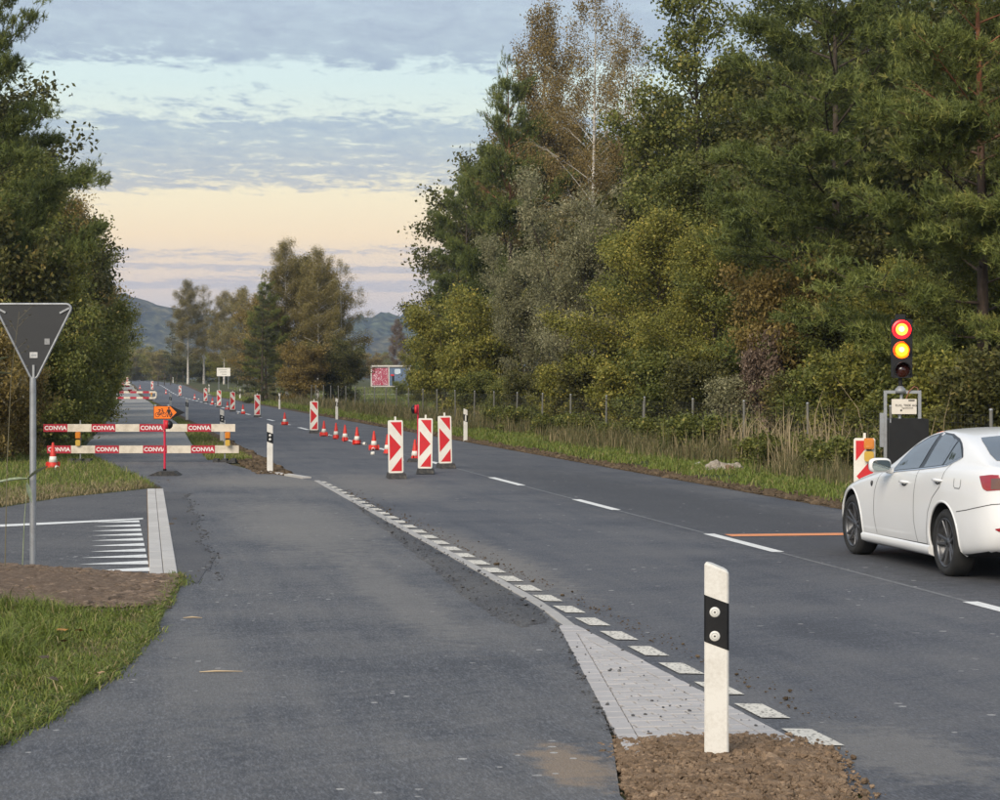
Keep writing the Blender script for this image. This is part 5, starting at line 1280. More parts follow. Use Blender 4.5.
# --- graffiti container and white notice
def container():
    Y = 300.0; x0, x1 = (371-500)/F_PX*Y, (410-500)/F_PX*Y; cx = (x0+x1)/2; z = gz(cx, Y)
    t = thing('site_container', 'site container with red graffiti side and blue door in the meadow', 'container', (cx, Y, z))
    W = x1-x0; H = 2.75; D = 2.4
    C1 = Mat('graffiti_red'); p = C1.pos('object')
    g = C1.noise(2.6, 4, .75, p, stretch=(1.2, 1, .6), dist=2.5)
    C1.set(C1.ramp(g, [(.0, (.30, .02, .05)), (.44, (.42, .03, .07)), (.54, (.30, .04, .08)), (.56, (.75, .60, .62)), (.66, (.70, .5, .55)), (.69, (.35, .02, .05))]), .6)
    C2 = Mat('container_blue'); p = C2.pos('object'); C2.set(C2.ramp(C2.noise(2, 5, .6, p), [(.35, (.08, .12, .19)), (.65, (.14, .19, .28))]), .6)
    CF = worn('container_frame', (.62, .58, .52), .6, (.35, .3, .25), .5, 3)
    a = W*.46
    MB().box((0, D/2+.02, H/2+.1), (W-.1, D-.1, H-.2)).build('body', worn('container_grey', (.2, .2, .21), .7), t)
    m = MB(); n = 18
    for k in range(n):
        xx = -W/2+.12+(a-.22)*k/n; m.box((xx+(a-.22)/n/2, -.015-(.02 if k % 2 else 0), H/2+.05), ((a-.22)/n-.004, .05, H-.45))
    m.build('graffiti_wall', C1.m, t)
    b = MB().prism([(-W/2+a+.1, .25), (W/2-.12, .25), (W/2-.12, H-.18), (-W/2+a+.1, H-.18)], -.03, .02).build('blue_wall', C2.m, t)
    MB().box((.35, -.06, .25+.65), (.28, .04, 1.3)).build('door_gap', C_BLACK, b); MB().box((.25, -.08, 1.62), (.45, .04, .22)).build('red_mark', C_RED, b)
    MB().prism(rounded(.55, 1.75, 1.35, 2.45, .2), -.06, -.035).build('pale_drawing', worn('paint_pale_blue', (.55, .63, .70), .6), b)
    for xx in (-W/2+.05, -W/2+a, W/2-.05): MB().box((xx, -.03, H/2+.05), (.15, .14, H-.1)).build('corner_post', CF, t)
    MB().box((0, D/2-.05, H+.08), (W+.15, D+.2, .2)).build('roof', CF, t)
    MB().box((-.4, -.1, .12), (W*.8, .2, .14)).build('sill_beam', CF, t)
    return t
container()
Y = 300.0; cx = (421-500)/F_PX*Y
tl = thing('dark_trailer', 'dark trailer standing at the end of the graffiti container', 'trailer', (cx-.8, Y+2.2, gz(cx, Y)), R(-12))
MB().prism([(-.5, .5), (.9, .5), (1.25, 1.3), (.9, 2.35), (-.5, 2.35)], -.9, .9).build('body', worn('trailer_dark', (.05, .055, .065), .5), tl)
MB().box((.5, -.92, .85), (.7, .06, .4)).build('panel', worn('trailer_pale', (.5, .48, .44), .6), tl)
for wx in (-.1, .7): MB().lathe([(0, -.12), (.3, -.12), (.32, .0), (.3, .12), (0, .12)], 16, 'y', (wx, -.8, .32)).build('wheel', C_RUBBER, tl)
Y = 285.0; cx = (223.5-500)/F_PX*Y
nb = thing('notice_board', 'small white notice board between the pale birches and the clump', 'sign', (cx, Y, gz(cx, Y)))
MB().prism(rounded(-.85, 1.6, .85, 2.65, .04), -.02, .02).build('panel', C_BOARDW, nb)
for wx in (-.6, .6): MB().tube([(wx, .05, 0), (wx, .05, 2.6)], .035, 8).build('post', C_STEEL, nb)
M_PRN = Mat('faint_print').set((.35, .33, .30), .7).m
for r_ in range(3): MB().box((-.1+.1*r_, -.0225, 2.4-.28*r_), (1.1-.25*r_, .004, .09)).build('print_line', M_PRN, nb)
# wooden stakes along the far verge
for i in range(7):
    px = 152+6.2*i; x, y = beside(px, 12.6+.3*(i % 2)) if False else ((px-500)/F_PX*(300+8*i), 300+8*i)
    m = MB(); m.tube([(0, 0, -.1), (.02, 0, 1.5+.25*(i % 3))], [.07, .05], 6); o = m.build('wooden_stake', M_BARK); o.location = (x, y, gz(x, y)); tag(o, 'grey wooden stake on the verge where the road disappears', 'stake', 'wooden stakes at the end of the road')

# --- portable traffic light
def emit(name, col, s, base=(.2, .02, .02)):
    return Mat(name).set(base, .3, emit=col, estr=s).m
tx, ty = (902-500)/F_PX*33, 33.0
tlg = thing('traffic_light', 'portable traffic light showing red and amber on a framed battery box', 'traffic light', (tx, ty, 0), R(-3))
Ck = worn('signal_black', (.006, .006, .0065), .5, (.03, .028, .025), .25, 8)
Cm = worn('hood_lamp_tint', (.06, .018, .018), .4, (.06, .03, .03), .3, 8)  # red lamp glow on the hoods, put into their colour
hz = lambda py: height_for(py, ty)
hd = MB().prism(rounded(-.145, hz(378), .145, hz(319), .03), -.06, .14).build('signal_head', Ck, tlg)
MB().box((-.02, .03, hz(319)+.035), (.14, .1, .07)).build('signal_sensor', Ck, tlg)
for py, core, ring, nm in ((329.5, (1, .125, .012), (1, .004, .008), 'red'), (350, (1, .16, .004), (1, .075, .0), 'amber')):
    z = hz(py)
    o = MB(); o.lathe([(0, -.105), (.045, -.10), (.088, -.084)], 28, 'y', (-.012, 0, z)); o.build(nm+'_lens', emit(nm+'_light_core', core, 5.0), tlg)
    o = MB(); o.lathe([(0, -.1075), (.04, -.104)], 24, 'y', (-.016, 0, z+.006)); o.build(nm+'_lens_centre', emit(nm+'_light_centre', (1, .5, .10) if nm == 'red' else (1, .46, .05), 7.0), tlg)
    o = MB(); o.lathe([(.088, -.084), (.122 if nm == 'amber' else .138, -.063)], 28, 'y', (-.012, 0, z)); o.build(nm+'_lens_halo', emit(nm+'_light_halo', ring, 3.2), tlg)  # emitting ring made wider than the lens to draw its halo
    o = MB()
    n = 24; vs, fs = [], []
    for k in range(n+1):
        a = R(-35+250*k/n); c_, s_ = math.cos(a), math.sin(a)
        vs += [(.118*c_-.012, -.06, z+.118*s_), (.112*c_-.012, -.06-.10-.06*max(0, s_), z+.112*s_+.0), (.106*c_-.012, -.06, z+.106*s_)]
    fs = [(3*i+j, 3*i+3+j, 3*i+4+j, 3*i+1+j) for i in range(n) for j in (0, 1)]
    o.add(vs, fs, True).build('signal_hood', Cm, tlg)
z = hz(370)
o = MB(); o.lathe([(0, -.105), (.045, -.10), (.10, -.07), (.108, -.062)], 28, 'y', (-.005, 0, z)); o.build('dark_lens', Mat('unlit_lens').set((.05, .012, .008), .12, spec=.8).m, tlg)
n = 24; vs = []
for k in range(n+1):
    a = R(-35+250*k/n); c_, s_ = math.cos(a), math.sin(a)
    vs += [(.118*c_-.005, -.06, z+.118*s_), (.112*c_-.005, -.16-.06*max(0, s_), z+.112*s_), (.106*c_-.005, -.06, z+.106*s_)]
MB().add(vs, [(3*i+j, 3*i+3+j, 3*i+4+j, 3*i+1+j) for i in range(n) for j in (0, 1)], True).build('signal_hood', Ck, tlg)
MB().tube([(-.02, .03, hz(394)), (-.02, .03, hz(378))], .032, 10).build('signal_neck', Ck, tlg)
MB().lathe([(0, hz(393)), (.09, hz(393)), (.075, hz(389)), (.03, hz(386))], 14, 'z', (-.02, .03, 0)).build('neck_flange', C_STEEL, tlg)
xl, xr = (885.5-902)*33/F_PX, (919.5-902)*33/F_PX
fr = MB(); zt = hz(392)
fr.box((xl, .02, zt/2+.05), (.045, .05, zt-.1)); fr.box((xr, .02, zt/2+.05), (.045, .05, zt-.1)); fr.box(((xl+xr)/2, .02, zt+.0), (xr-xl+.045, .052, .045))
fr.build('frame', C_STEEL, tlg)
MB().tube([(.0, .03, zt), (-.03, .03, hz(419))], .025, 8).build('centre_tube', C_STEEL, tlg)
pn = MB().prism(rounded((891.5-902)*33/F_PX, hz(414), (916-902)*33/F_PX, hz(399), .008), -.05, .0).build('name_plate', worn('plate_cream', (.72, .66, .57), .5, (.5, .4, .3), .3, 6), tlg)
lettering('RUG. TREK AG', .047, ((905.5-902)*33/F_PX, -.0515, hz(405.5)), C_INK, pn, .0006)
lettering('Signaltechnik', .032, ((907-902)*33/F_PX, -.0515, hz(408)), C_INK, pn, .0002)
MB().box(((911-902)*33/F_PX, -.052, hz(400.4)), (.09, .004, .018)).build('plate_bar', C_INK, pn)
MB().box(((900.8-902)*33/F_PX, -.052, hz(410.3)), (.024, .004, .024)).build('plate_mark', C_INK, pn)
bb = MB(); bb.prism(rounded((888-902)*33/F_PX, .12, (927.5-902)*33/F_PX, hz(418.5), .03), -.12, .42); bb.build('battery_box', Ck, tlg)
MB().box(((889.5-902)*33/F_PX, -.125, hz(420.5)), (.018, .012, .06)).build('box_latch', C_STEEL, tlg)
for wx in (-.2, .34): MB().lathe([(0, -.06), (.13, -.06), (.15, -.03), (.15, .03), (.13, .06), (0, .06)], 18, 'y', (wx, .30, .15)).build('wheel', C_RUBBER, tlg)
MB().tube([((906-902)*33/F_PX, .0, hz(399)), ((909-902)*33/F_PX, -.02, hz(391)), ((914-902)*33/F_PX, -.02, hz(386.5)), ((917.5-902)*33/F_PX, .0, hz(388)), ((918.5-902)*33/F_PX, .02, hz(392))], .008, 6, True).build('cable', worn('cable_brown', (.30, .12, .07), .5), tlg)
MB().box((xl-.05, .02, hz(430)), (.06, .06, .5)).build('side_bracket', C_STEEL, tlg)
# ------------------------------------------------------------------ white saloon car waiting at the light
def car():
    PAINT = Mat('car_paint_white'); p = PAINT.pos('object')
    PAINT.set(PAINT.ramp(PAINT.noise(1.6, 4, .6, p), [(.3, (.76, .75, .73)), (.7, (.80, .795, .785))]), .28, spec=.5, coat=.6); PAINT.b.inputs['Coat Roughness'].default_value = .04; PAINT = PAINT.m
    BLK = Mat('trim_black').set((.012, .012, .013), .3).m
    DARK = Mat('underbody_dark').set((.012, .012, .012), .9).m
    GAP = Mat('panel_gap').set((.03, .03, .03), .9).m
    GLASS = Mat('tinted_glass'); GLASS.set((.030, .040, .042), .02, spec=.5, ior=3.0, coat=.5); GLASS = GLASS.m
    RLIGHT = Mat('tail_lamp_red'); RLIGHT.set((.26, .005, .010), .12, spec=.8, coat=.8, emit=(.9, .02, .03), estr=.03); RLIGHT = RLIGHT.m
    CHROME = Mat('chrome').set((.62, .62, .62), .16, 1.0).m
    RIM = worn('rim_gunmetal', (.14, .14, .145), .32, (.05, .05, .05), .4, 14, metal=.75)
    TYRE = worn('tyre_rubber', (.018, .018, .018), .85, (.055, .052, .048), .5, 12)
    root = thing('white_car', 'white four door saloon waiting at the red light', 'car', (5.122, 21.749, -.008), ROAD_YAW+R(90))
    I = lambda tab: (lambda x: float(np.interp(x, [a for a, _ in tab], [b for _, b in tab])))
    w = I([(-1.03, .58), (-1.0, .71), (-.93, .79), (-.8, .84), (-.5, .88), (0, .902), (.5, .893), (1.2, .886), (2, .888), (2.73, .902), (3.05, .875), (3.3, .79), (3.48, .62), (3.56, .45)])
    belt = I([(-1.03, 1.03), (-.95, 1.06), (-.7, 1.085), (-.1, 1.075), (.3, 1.05), (.8, 1.012), (1.57, .955), (2.0, .93), (2.5, .865), (3.0, .775), (3.3, .70), (3.56, .60)])
    bwf = I([(-1.03, .10), (-.6, .115), (0, .095), (1.4, .075), (2.0, .10), (2.6, .15), (3.56, .14)])
    zr = I([(-1.03, 1.04), (-.95, 1.075), (-.70, 1.105), (-.45, 1.195), (-.1, 1.305), (.2, 1.355), (.6, 1.378), (.95, 1.35), (1.3, 1.235), (1.6, 1.07), (1.85, .965), (2.1, .93), (2.5, .88), (3.0, .79), (3.56, .61)])
    zc = I([(-1.03, 1.045), (-.95, 1.09), (-.7, 1.125), (-.35, 1.265), (0, 1.375), (.3, 1.415), (.7, 1.432), (1.0, 1.412), (1.3, 1.335), (1.6, 1.21), (1.9, 1.07), (2.1, .995), (2.5, .935), (3.0, .84), (3.3, .765), (3.5, .67), (3.56, .62)])
    zb = I([(-1.03, .34), (-.9, .28), (-.5, .225), (-.35, .20), (.4, .185), (2.2, .175), (3.1, .185), (3.4, .2), (3.56, .25)])
    X = [-1.03, -1.0, -.93, -.8, -.65, -.45, -.2, .05, .3, .55, .8, 1.05, 1.3, 1.55, 1.8, 2.0, 2.15, 2.4, 2.7, 2.95, 3.15, 3.3, 3.43, 3.52, 3.56]
    bm = bmesh.new(); grid = []
    for x in X:
        W, B, b = w(x), belt(x), zb(x); bw = W-bwf(x); Z, C = max(zr(x), B+.012), zc(x); C = max(C, Z+.008); yr = bw-(Z-B)*.50-.004
        k = max(.3, (B-.2)/.85)
        pts = [(0, b), (W-.18, b), (W-.055, b+.02), (W-.014, b+.11), (W, max(b+.2, .50)), (W-.003, max(b+.27, min(.68, B-.22))), (W-.016, B-.13), (W-.042, B-.035), (bw, B),
               ((bw+yr)/2+.012, (B+Z)/2), (yr, Z), (yr-.05, Z+(C-Z)*.42), (yr*.5, Z+(C-Z)*.86), (0, C)]
        row = []
        for y, z in pts:
            xx = x
            if x < -.9:
                f = (-.9-x)/.13
                xx += f*float(np.interp(z, [.2, .36, .46, .66, .72, .9, 1.05], [.09, .03, -.02, -.01, .03, .035, -.01]))
            if x > 3.3: xx += (x-3.3)/.26*float(np.interp(z, [.2, .45, .6, .8], [.0, .02, .0, -.12]))
            row.append((xx, y, z))
        grid.append(row)
    n = len(grid[0]); V = [[bm.verts.new(p) for p in r] for r in grid]
    Mv = [[(V[i][j] if j in (0, n-1) else bm.verts.new((grid[i][j][0], -grid[i][j][1], grid[i][j][2]))) for j in range(n)] for i in range(len(grid))]
    for i in range(len(X)-1):
        for j in range(n-1):
            bm.faces.new((V[i][j], V[i][j+1], V[i+1][j+1], V[i+1][j]))
            bm.faces.new((Mv[i][j+1], Mv[i][j], Mv[i+1][j], Mv[i+1][j+1]))
    for e in (0, -1):
        for j in range(n-1):
            vs = [V[e][j], V[e][j+1], Mv[e][j+1], Mv[e][j]]; u = []
            for v in vs:
                if v not in u: u.append(v)
            bm.faces.new(u)
    bmesh.ops.recalc_face_normals(bm, faces=bm.faces[:])
    me = bpy.data.meshes.new('body'); bm.to_mesh(me); bm.free()
    body = link(bpy.data.objects.new('body', me))
    s = body.modifiers.new('s', 'SUBSURF'); s.levels = s.render_levels = 2
    bpy.context.view_layer.update(); dg = bpy.context.evaluated_depsgraph_get()
    smooth = bpy.data.meshes.new_from_object(body.evaluated_get(dg))
    bvh = BVHTree.FromPolygons([v.co.copy() for v in smooth.vertices], [tuple(p.vertices) for p in smooth.polygons])
    cut = MB()
    for ax in (0, 2.73):
        for sd in (-1, 1):
            nn = 48; vs = [(ax+.372*math.cos(6.283*k/nn), sd*y, .345+.372*math.sin(6.283*k/nn)) for y in (.50, 1.1) for k in range(nn)]
            cut.add(vs, [tuple(range(nn)), tuple(range(nn, 2*nn))] + [(k, (k+1) % nn, nn+(k+1) % nn, nn+k) for k in range(nn)])
    co = cut.build('cutter', DARK)
    bo = body.modifiers.new('b', 'BOOLEAN'); bo.object = co; bo.operation = 'DIFFERENCE'; bo.solver = 'MANIFOLD'
    bpy.context.view_layer.update(); dg = bpy.context.evaluated_depsgraph_get()
    fin = bpy.data.meshes.new_from_object(body.evaluated_get(dg))
    bpy.data.objects.remove(co); bpy.data.objects.remove(body)
    fin.materials.clear(); fin.materials.append(PAINT); fin.materials.append(DARK)
    for f in fin.polygons:
        c = f.center; f.use_smooth = True; f.material_index = 0
        if f.normal.z < -.75 and c.z < .3: f.material_index = 1
        for ax in (0, 2.73):
            d = math.hypot(c.x-ax, c.z-.345); ra = Vector((c.x-ax, 0, c.z-.345))
            if d < .376 and abs(c.y) < .885 and (abs(f.normal.y) < .3 and ra.length > .3 and f.normal.dot(ra.normalized()) < -.6 or abs(c.y) < .52): f.material_index = 1
    try: fin.set_sharp_from_angle(angle=R(38))
    except Exception: pass
    body = link(bpy.data.objects.new('body', fin), root)
    def cast(o, d):
        h = bvh.ray_cast(Vector(o), Vector(d)); return (h[0], h[1]) if h[0] is not None else (None, None)
    def patch(name, mat, low, high, u0, u1, off, mode='side', side=1, nu=26, nv=8, parent=None):
        vs, ok = [], []
        for i in range(nu+1):
            u = u0+(u1-u0)*i/nu; a, b = low(u), high(u)
            for j in range(nv+1):
                v = a+(b-a)*j/nv
                if mode == 'side': o, d = (u, 3*side, v), (0, -side, 0)
                elif mode == 'corner': c = Vector((.7071*u, .7071*u*side, v)); o, d = c+Vector((-3, 3*side, 0))*.7071, (.7071, -.7071*side, 0)
                else: o, d = (v, u, 3), (0, 0, -1)
                hit, nr = cast(o, d)
                if hit is None: vs.append((0, 0, 0)); ok.append(False); continue
                if nr.dot(Vector(d)) > 0: nr = -nr
                vs.append(tuple(hit+nr*off)); ok.append(True)
        m = nv+1; fs = [(i*m+j, i*m+j+1, (i+1)*m+j+1, (i+1)*m+j) for i in range(nu) for j in range(nv)]
        fs = [f for f in fs if all(ok[k] for k in f)]
        return MB().add(vs, fs, True).build(name, mat, parent or root)
    def ribbon(name, pts, wd, mat, off=.0018, mode='side', side=1, parent=None):
        P = []
        for (a, b), (c, d) in zip(pts[:-1], pts[1:]):
            L = math.hypot(c-a, d-b); k = max(2, int(L/.03))
            P += [(a+(c-a)*i/k, b+(d-b)*i/k) for i in range(k)]
        P.append(pts[-1]); vs = []; good = []
        for i, (u, v) in enumerate(P):
            q, r = P[max(0, i-1)], P[min(len(P)-1, i+1)]; t = Vector((r[0]-q[0], r[1]-q[1])).normalized(); nx, nz = -t.y*wd/2, t.x*wd/2
            for sgn in (-1, 1):
                uu, vv = u+sgn*nx, v+sgn*nz
                if mode == 'side': hit, nr = cast((uu, 3*side, vv), (0, -side, 0))
                else: c = Vector((.7071*uu, .7071*uu*side, vv)); hit, nr = cast(c+Vector((-3, 3*side, 0))*.7071, (.7071, -.7071*side, 0))
                if hit is None: vs.append((0, 0, 0)); good.append(False); continue
                if mode == 'side' and nr.y*side < 0: nr = -nr
                elif mode != 'side' and nr.dot(Vector((-.7, .7*side, 0))) < 0: nr = -nr
                vs.append(tuple(hit+nr*off)); good.append(True)
        fs = [(2*i, 2*i+1, 2*i+3, 2*i+2) for i in range(len(P)-1) if all(good[2*i:2*i+4])]
        return MB().add(vs, fs, True).build(name, mat, parent or root)
    T = lambda tab: (lambda x: float(np.interp(x, [a for a, _ in tab], [b for _, b in tab])))
    for side in (1, -1):
        patch('window_surround', BLK, T([(-.20, 1.150), (-.1, 1.115), (.072, 1.058), (.35, 1.032), (.83, .994), (1.625, .937)]), T([(-.20, 1.160), (-.12, 1.226), (-.01, 1.284), (.11, 1.322), (.35, 1.360), (.65, 1.371), (.97, 1.327), (1.3, 1.216), (1.48, 1.075), (1.625, .944)]), -.20, 1.625, .0022, side=side, nu=60)
        patch('door_window', GLASS, T([(.715, 1.345), (.83, 1.012), (1.59, .955)]), T([(.715, 1.347), (.97, 1.305), (1.3, 1.195), (1.48, 1.05), (1.59, .957)]), .715, 1.59, .0052, side=side, nu=44)
        patch('door_window', GLASS, T([(.215, 1.062), (.35, 1.050), (.70, 1.022)]), T([(.13, 1.29), (.215, 1.31), (.35, 1.342), (.61, 1.352), (.70, 1.03)]), .215, .70, .0052, side=side, nu=36)
        patch('door_window', GLASS, T([(.105, 1.295), (.195, 1.064), (.215, 1.062)]), T([(.105, 1.297), (.215, 1.318)]), .118, .213, .0052, side=side, nu=10)
        patch('quarter_window', GLASS, T([(-.172, 1.156), (-.1, 1.130), (.072, 1.074), (.155, 1.066)]), T([(-.172, 1.160), (-.1, 1.212), (.0, 1.268), (.085, 1.298), (.165, 1.085)]), -.172, .158, .0052, side=side, nu=26)
        ribbon('window_divider', [(.098, 1.300), (.185, 1.060)], .026, BLK, .0075, side=side)
        ribbon('chrome_strip', [(1.61, .940), (.83, .997), (.35, 1.036), (.072, 1.062), (-.1, 1.118), (-.185, 1.150)], .013, CHROME, .0055, side=side)
        for pts in ([(1.90, .92), (1.97, .72), (1.98, .5), (1.92, .29)], [(.775, .995), (.80, .75), (.79, .5), (.72, .285)], [(-.02, 1.085), (.03, .97), (.09, .86), (.28, .74), (.385, .60), (.43, .42), (.45, .285)], [(.45, .282), (1.92, .272)],
                    [(-.34, .645), (-.55, .672), (-.80, .715), (-.93, .742)], [(-.255, .955), (-.255, .885), (-.285, .865), (-.385, .865), (-.405, .885), (-.405, .95)]):
            ribbon('panel_gap', pts, .0075, GAP, side=side)
        ribbon('panel_gap', [(-.10, .742), (-.30, .760), (-.40, .765)], .0075, GAP, mode='corner', side=side)
        # sill step
        sl = MB(); vs = []
        for i in range(13):
            x = .365+1.99*i/12; yy = w(x)
            vs += [(x, side*(yy-.02), .275), (x, side*(yy+.004), .255), (x, side*(yy-.006), .195), (x, side*(yy-.07), .165), (x, side*(yy-.16), .165)]
        sl.add(vs, [(5*i+j, 5*i+j+1, 5*i+6+j, 5*i+5+j) for i in range(12) for j in range(4)], True); sl.add([vs[0], vs[1], vs[2], vs[3], vs[4], (vs[0][0], vs[4][1], vs[0][2])], [tuple(range(6))]); sl.add([vs[60], vs[61], vs[62], vs[63], vs[64], (vs[60][0], vs[64][1], vs[60][2])], [tuple(range(6))]); sl.build('sill', PAINT, root)
        # arch lips
        for ax in (0, 2.73):
            pts = []
            for k in range(29):
                a = R(-18+216*k/28); px_, pz_ = ax+.378*math.cos(a), .345+.378*math.sin(a)
                h, nr = cast((px_, 3*side, pz_), (0, -side, 0))
                if h is not None and pz_ > .215: pts.append((px_, h.y-.006*side, pz_))
            if len(pts) > 4: MB().tube(pts, .0135, 8).build('arch_lip', PAINT, root)
        # handles
        for hx, hz_ in ((1.10, .855), (.145, .915)):
            h, nr = cast((hx, 3*side, hz_), (0, -side, 0))
            bowl = patch('handle_bowl', PAINT, lambda u: hz_-.040*math.sqrt(max(0, 1-((u-hx)/.088)**2)), lambda u: hz_+.040*math.sqrt(max(0, 1-((u-hx)/.088)**2)), hx-.087, hx+.087, .0015, side=side)
            m = MB(); m.tube([(hx-.10, h.y-.004*side, hz_+.006), (hx-.085, h.y+.022*side, hz_+.008), (hx, h.y+.034*side, hz_+.010), (hx+.085, h.y+.022*side, hz_+.008), (hx+.10, h.y-.004*side, hz_+.006)], [.010, .014, .016, .014, .010], 8); m.build('door_handle', PAINT, root)
            ribbon('handle_shade', [(hx-.06, hz_-.018), (hx, hz_-.030), (hx+.06, hz_-.018)], .016, GAP, .003, side=side)  # dark strip painted as the shade in the bowl under the grip
        # mirror
        mz, mx, my = 1.015, 1.50, .985
        bmm = bmesh.new(); bmesh.ops.create_uvsphere(bmm, u_segments=20, v_segments=14, radius=1)
        for v in bmm.verts:
            x, y, z = v.co; sq = lambda q, e: math.copysign(abs(q)**e, q)
            v.co = Vector((mx+(.095*x if x > 0 else .035*x), side*(my+.118*sq(y, .55)), mz+.075*sq(z, .6)))
        me2 = bpy.data.meshes.new('mirror'); bmm.to_mesh(me2); bmm.free(); me2.materials.append(PAINT)
        for f in me2.polygons: f.use_smooth = True
        mo = link(bpy.data.objects.new('mirror', me2), root)
        g = MB(); ring = [(mx-.046, side*(my+.098*math.copysign(abs(math.cos(6.283*k/24))**.55, math.cos(6.283*k/24))), mz+.054*math.copysign(abs(math.sin(6.283*k/24))**.6, math.sin(6.283*k/24))) for k in range(24)]
        g.add(ring, [tuple(range(24))]); g.build('mirror_glass', Mat('mirror_glass').set((.30, .34, .32), .03, 1.0).m, mo)
        MB().tube([(mx+.03, side*.84, .955), (mx+.03, side*.90, .965)], .035, 8).build('mirror_foot', PAINT, mo)
        # rear lamp, reflector, exhaust, badge
        lamp = patch('tail_lamp', RLIGHT, T([(-.40, .90), (-.06, .865), (-.01, .885), (.04, .990)]), T([(-.40, 1.010), (-.1, 1.015), (.04, .998)]), -.40, .04, .006, 'corner', side, 30)
        patch('lamp_insert', Mat('lamp_insert').set((.20, .12, .10), .15, .5, emit=(1, .2, .15), estr=.01).m, T([(-.19, .885), (-.105, .882)]), T([(-.19, .985), (-.105, .98)]), -.19, -.105, .009, 'corner', side, 8, 6, lamp)
        patch('lamp_glow', Mat('lamp_glow').set((.75, .02, .025), .2, emit=(1, .03, .03), estr=.2).m, T([(-.38, .915), (-.20, .89)]), T([(-.38, .985), (-.20, .985)]), -.38, -.20, .009, 'corner', side, 8, 6, lamp)
        patch('rear_reflector', RLIGHT, T([(-.34, .505), (-.19, .495), (-.155, .515)]), T([(-.34, .555), (-.155, .522)]), -.34, -.155, .006, 'corner', side, 12, 4)
        MB().lathe([(.03, -1.06), (.052, -1.065), (.056, -1.05), (.056, -.85), (.04, -.85)], 20, 'x', (0, .56*side, .285)).build('exhaust_tip', CHROME, root)
        h, nr = cast((1.95, 3*side, .80), (0, -side, 0))
        MB().lathe([(0, h.y*1+.006*side), (.030, h.y+.005*side), (.032, h.y-.004*side)], 16, 'y', (2.08, 0, .80)).build('wing_badge', BLK, root)
        MB().lathe([(.020, h.y+.0075*side), (.026, h.y+.0068*side)], 16, 'y', (2.08, 0, .80)).build('badge_ring', CHROME, root)
        # wheels
        for ax in (0, 2.73):
            c = (ax, side*.762, .328)
            Rr, rr = .328, .236; hw = .112
            prof = [(rr-.004, -hw+.02), (rr+.012, -hw+.004), (rr+.05, -hw-.004), (Rr-.022, -hw+.012), (Rr-.004, -hw+.035), (Rr, -.05), (Rr, .05), (Rr-.004, hw-.035), (Rr-.022, hw-.012), (rr+.05, hw+.004), (rr+.012, hw-.004), (rr-.004, hw-.02)]
            ty = MB().lathe(prof, 48, 'y', c).build('wheel', TYRE, root)
            f = side
            rm = MB().lathe([(rr-.003, -f*(hw-.02)), (rr-.003, f*(hw-.022)), (rr+.004, f*(hw-.010)), (rr-.010, f*(hw-.008)), (rr-.018, f*(hw-.03)), (rr-.022, -f*.03), (.06, -f*.035)], 48, 'y', c).build('rim', RIM, ty)
            MB().lathe([(0, f*.005), (.15, f*.005), (.155, -f*.01), (.155, -f*.02), (0, -f*.02)], 32, 'y', c).build('brake_disc', worn('brake_steel', (.22, .21, .2), .4, (.1, .08, .06), .4, 20, metal=.8), ty)
            sp = MB()
            ph0 = 1.35 if ax == 0 else .55
            for k in range(5):
                for dd in (-.17, .17):
                    a = ph0+k*2*math.pi/5
                    p0 = Vector((math.cos(a+dd*1.6)*.045, 0, math.sin(a+dd*1.6)*.045)); p1 = Vector((math.cos(a+dd*1.2)*(rr-.012), 0, math.sin(a+dd*1.2)*(rr-.012)))
                    ax_ = (p1-p0).normalized(); pr_ = Vector((-ax_.z, 0, ax_.x)); cc = Vector(c)
                    y0, y1 = f*(hw-.045), f*(hw-.018); w0, w1 = .021, .0135
                    vs = []
                    for p, ww, ys in ((p0, w0, y0), ((p0+p1)/2, w0*.72, y0+f*.012), (p1, w1, y1)):
                        for sg, dy in ((-1, -f*.03), (-1, -f*.004), (-.55, f*.004), (.55, f*.004), (1, -f*.004), (1, -f*.03)):
                            vs.append(cc+p+pr_*ww*sg+Vector((0, ys+dy, 0)))
                    sp.add(vs, [(6*i+j, 6*i+j+1, 6*i+7+j, 6*i+6+j) for i in range(2) for j in range(5)])
            sp.build('spokes', RIM, ty)
            MB().lathe([(0, f*(hw-.030)), (.028, f*(hw-.032)), (.052, f*(hw-.042)), (.062, f*(hw-.075))], 24, 'y', c).build('hub', RIM, ty)
            MB().lathe([(0, f*(hw-.026)), (.026, f*(hw-.028)), (.028, f*(hw-.036))], 20, 'y', c).build('hub_cap', BLK, ty)
    # front and rear screens
    patch('rear_window', GLASS, lambda u: -.70+.10*abs(u)**2, lambda u: .0-.10*abs(u)-max(0, abs(u)-.53)*5.5, -.61, .61, .005, 'top', nu=40, nv=12)
    patch('windscreen', GLASS, lambda u: 1.22+max(0, abs(u)-.5)*3, lambda u: 1.98-.25*abs(u)**2, -.66, .66, .005, 'top', nu=40, nv=12)
    # lamps at the front
    for side in (1, -1):
        patch('headlamp', Mat('headlamp_clear').set((.5, .52, .55), .08, .3, coat=1.0).m, lambda u: .60, lambda u: .71, 3.08, 3.40, .006, 'side', side, 10, 5)
    # boot edge line
    return root
car()
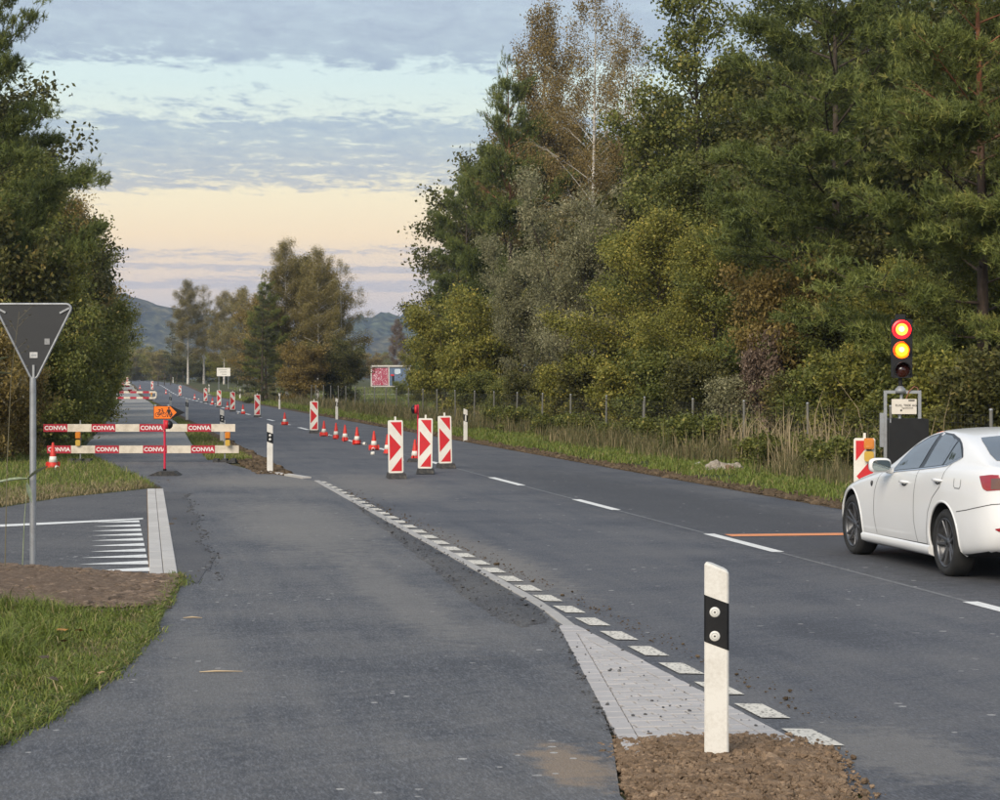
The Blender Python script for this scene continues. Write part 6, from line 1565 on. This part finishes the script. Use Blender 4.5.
# ------------------------------------------------------------------ air: thin even haze over the whole scene
def haze():
    vs = [(x, y, z) for z in (-1.5, 132) for x, y in ((-3200, -700), (3200, -700), (3200, 4200), (-3200, 4200))]
    m = MB().add(vs, [(0, 3, 2, 1), (4, 5, 6, 7), (0, 1, 5, 4), (1, 2, 6, 5), (2, 3, 7, 6), (3, 0, 4, 7)])
    mt = bpy.data.materials.new('haze_air'); mt.use_nodes = True; nt = mt.node_tree; nt.nodes.clear()
    o = nt.nodes.new('ShaderNodeOutputMaterial'); v = nt.nodes.new('ShaderNodeVolumePrincipled')
    v.inputs['Color'].default_value = (.62, .76, 1.0, 1); v.inputs['Density'].default_value = HAZE_DENSITY; v.inputs['Anisotropy'].default_value = 0.2
    nt.links.new(v.outputs[0], o.inputs['Volume'])
    ob = m.build('haze', mt); tag(ob, 'thin autumn haze', kind='stuff')
HAZE_DENSITY = 0.00018
haze()
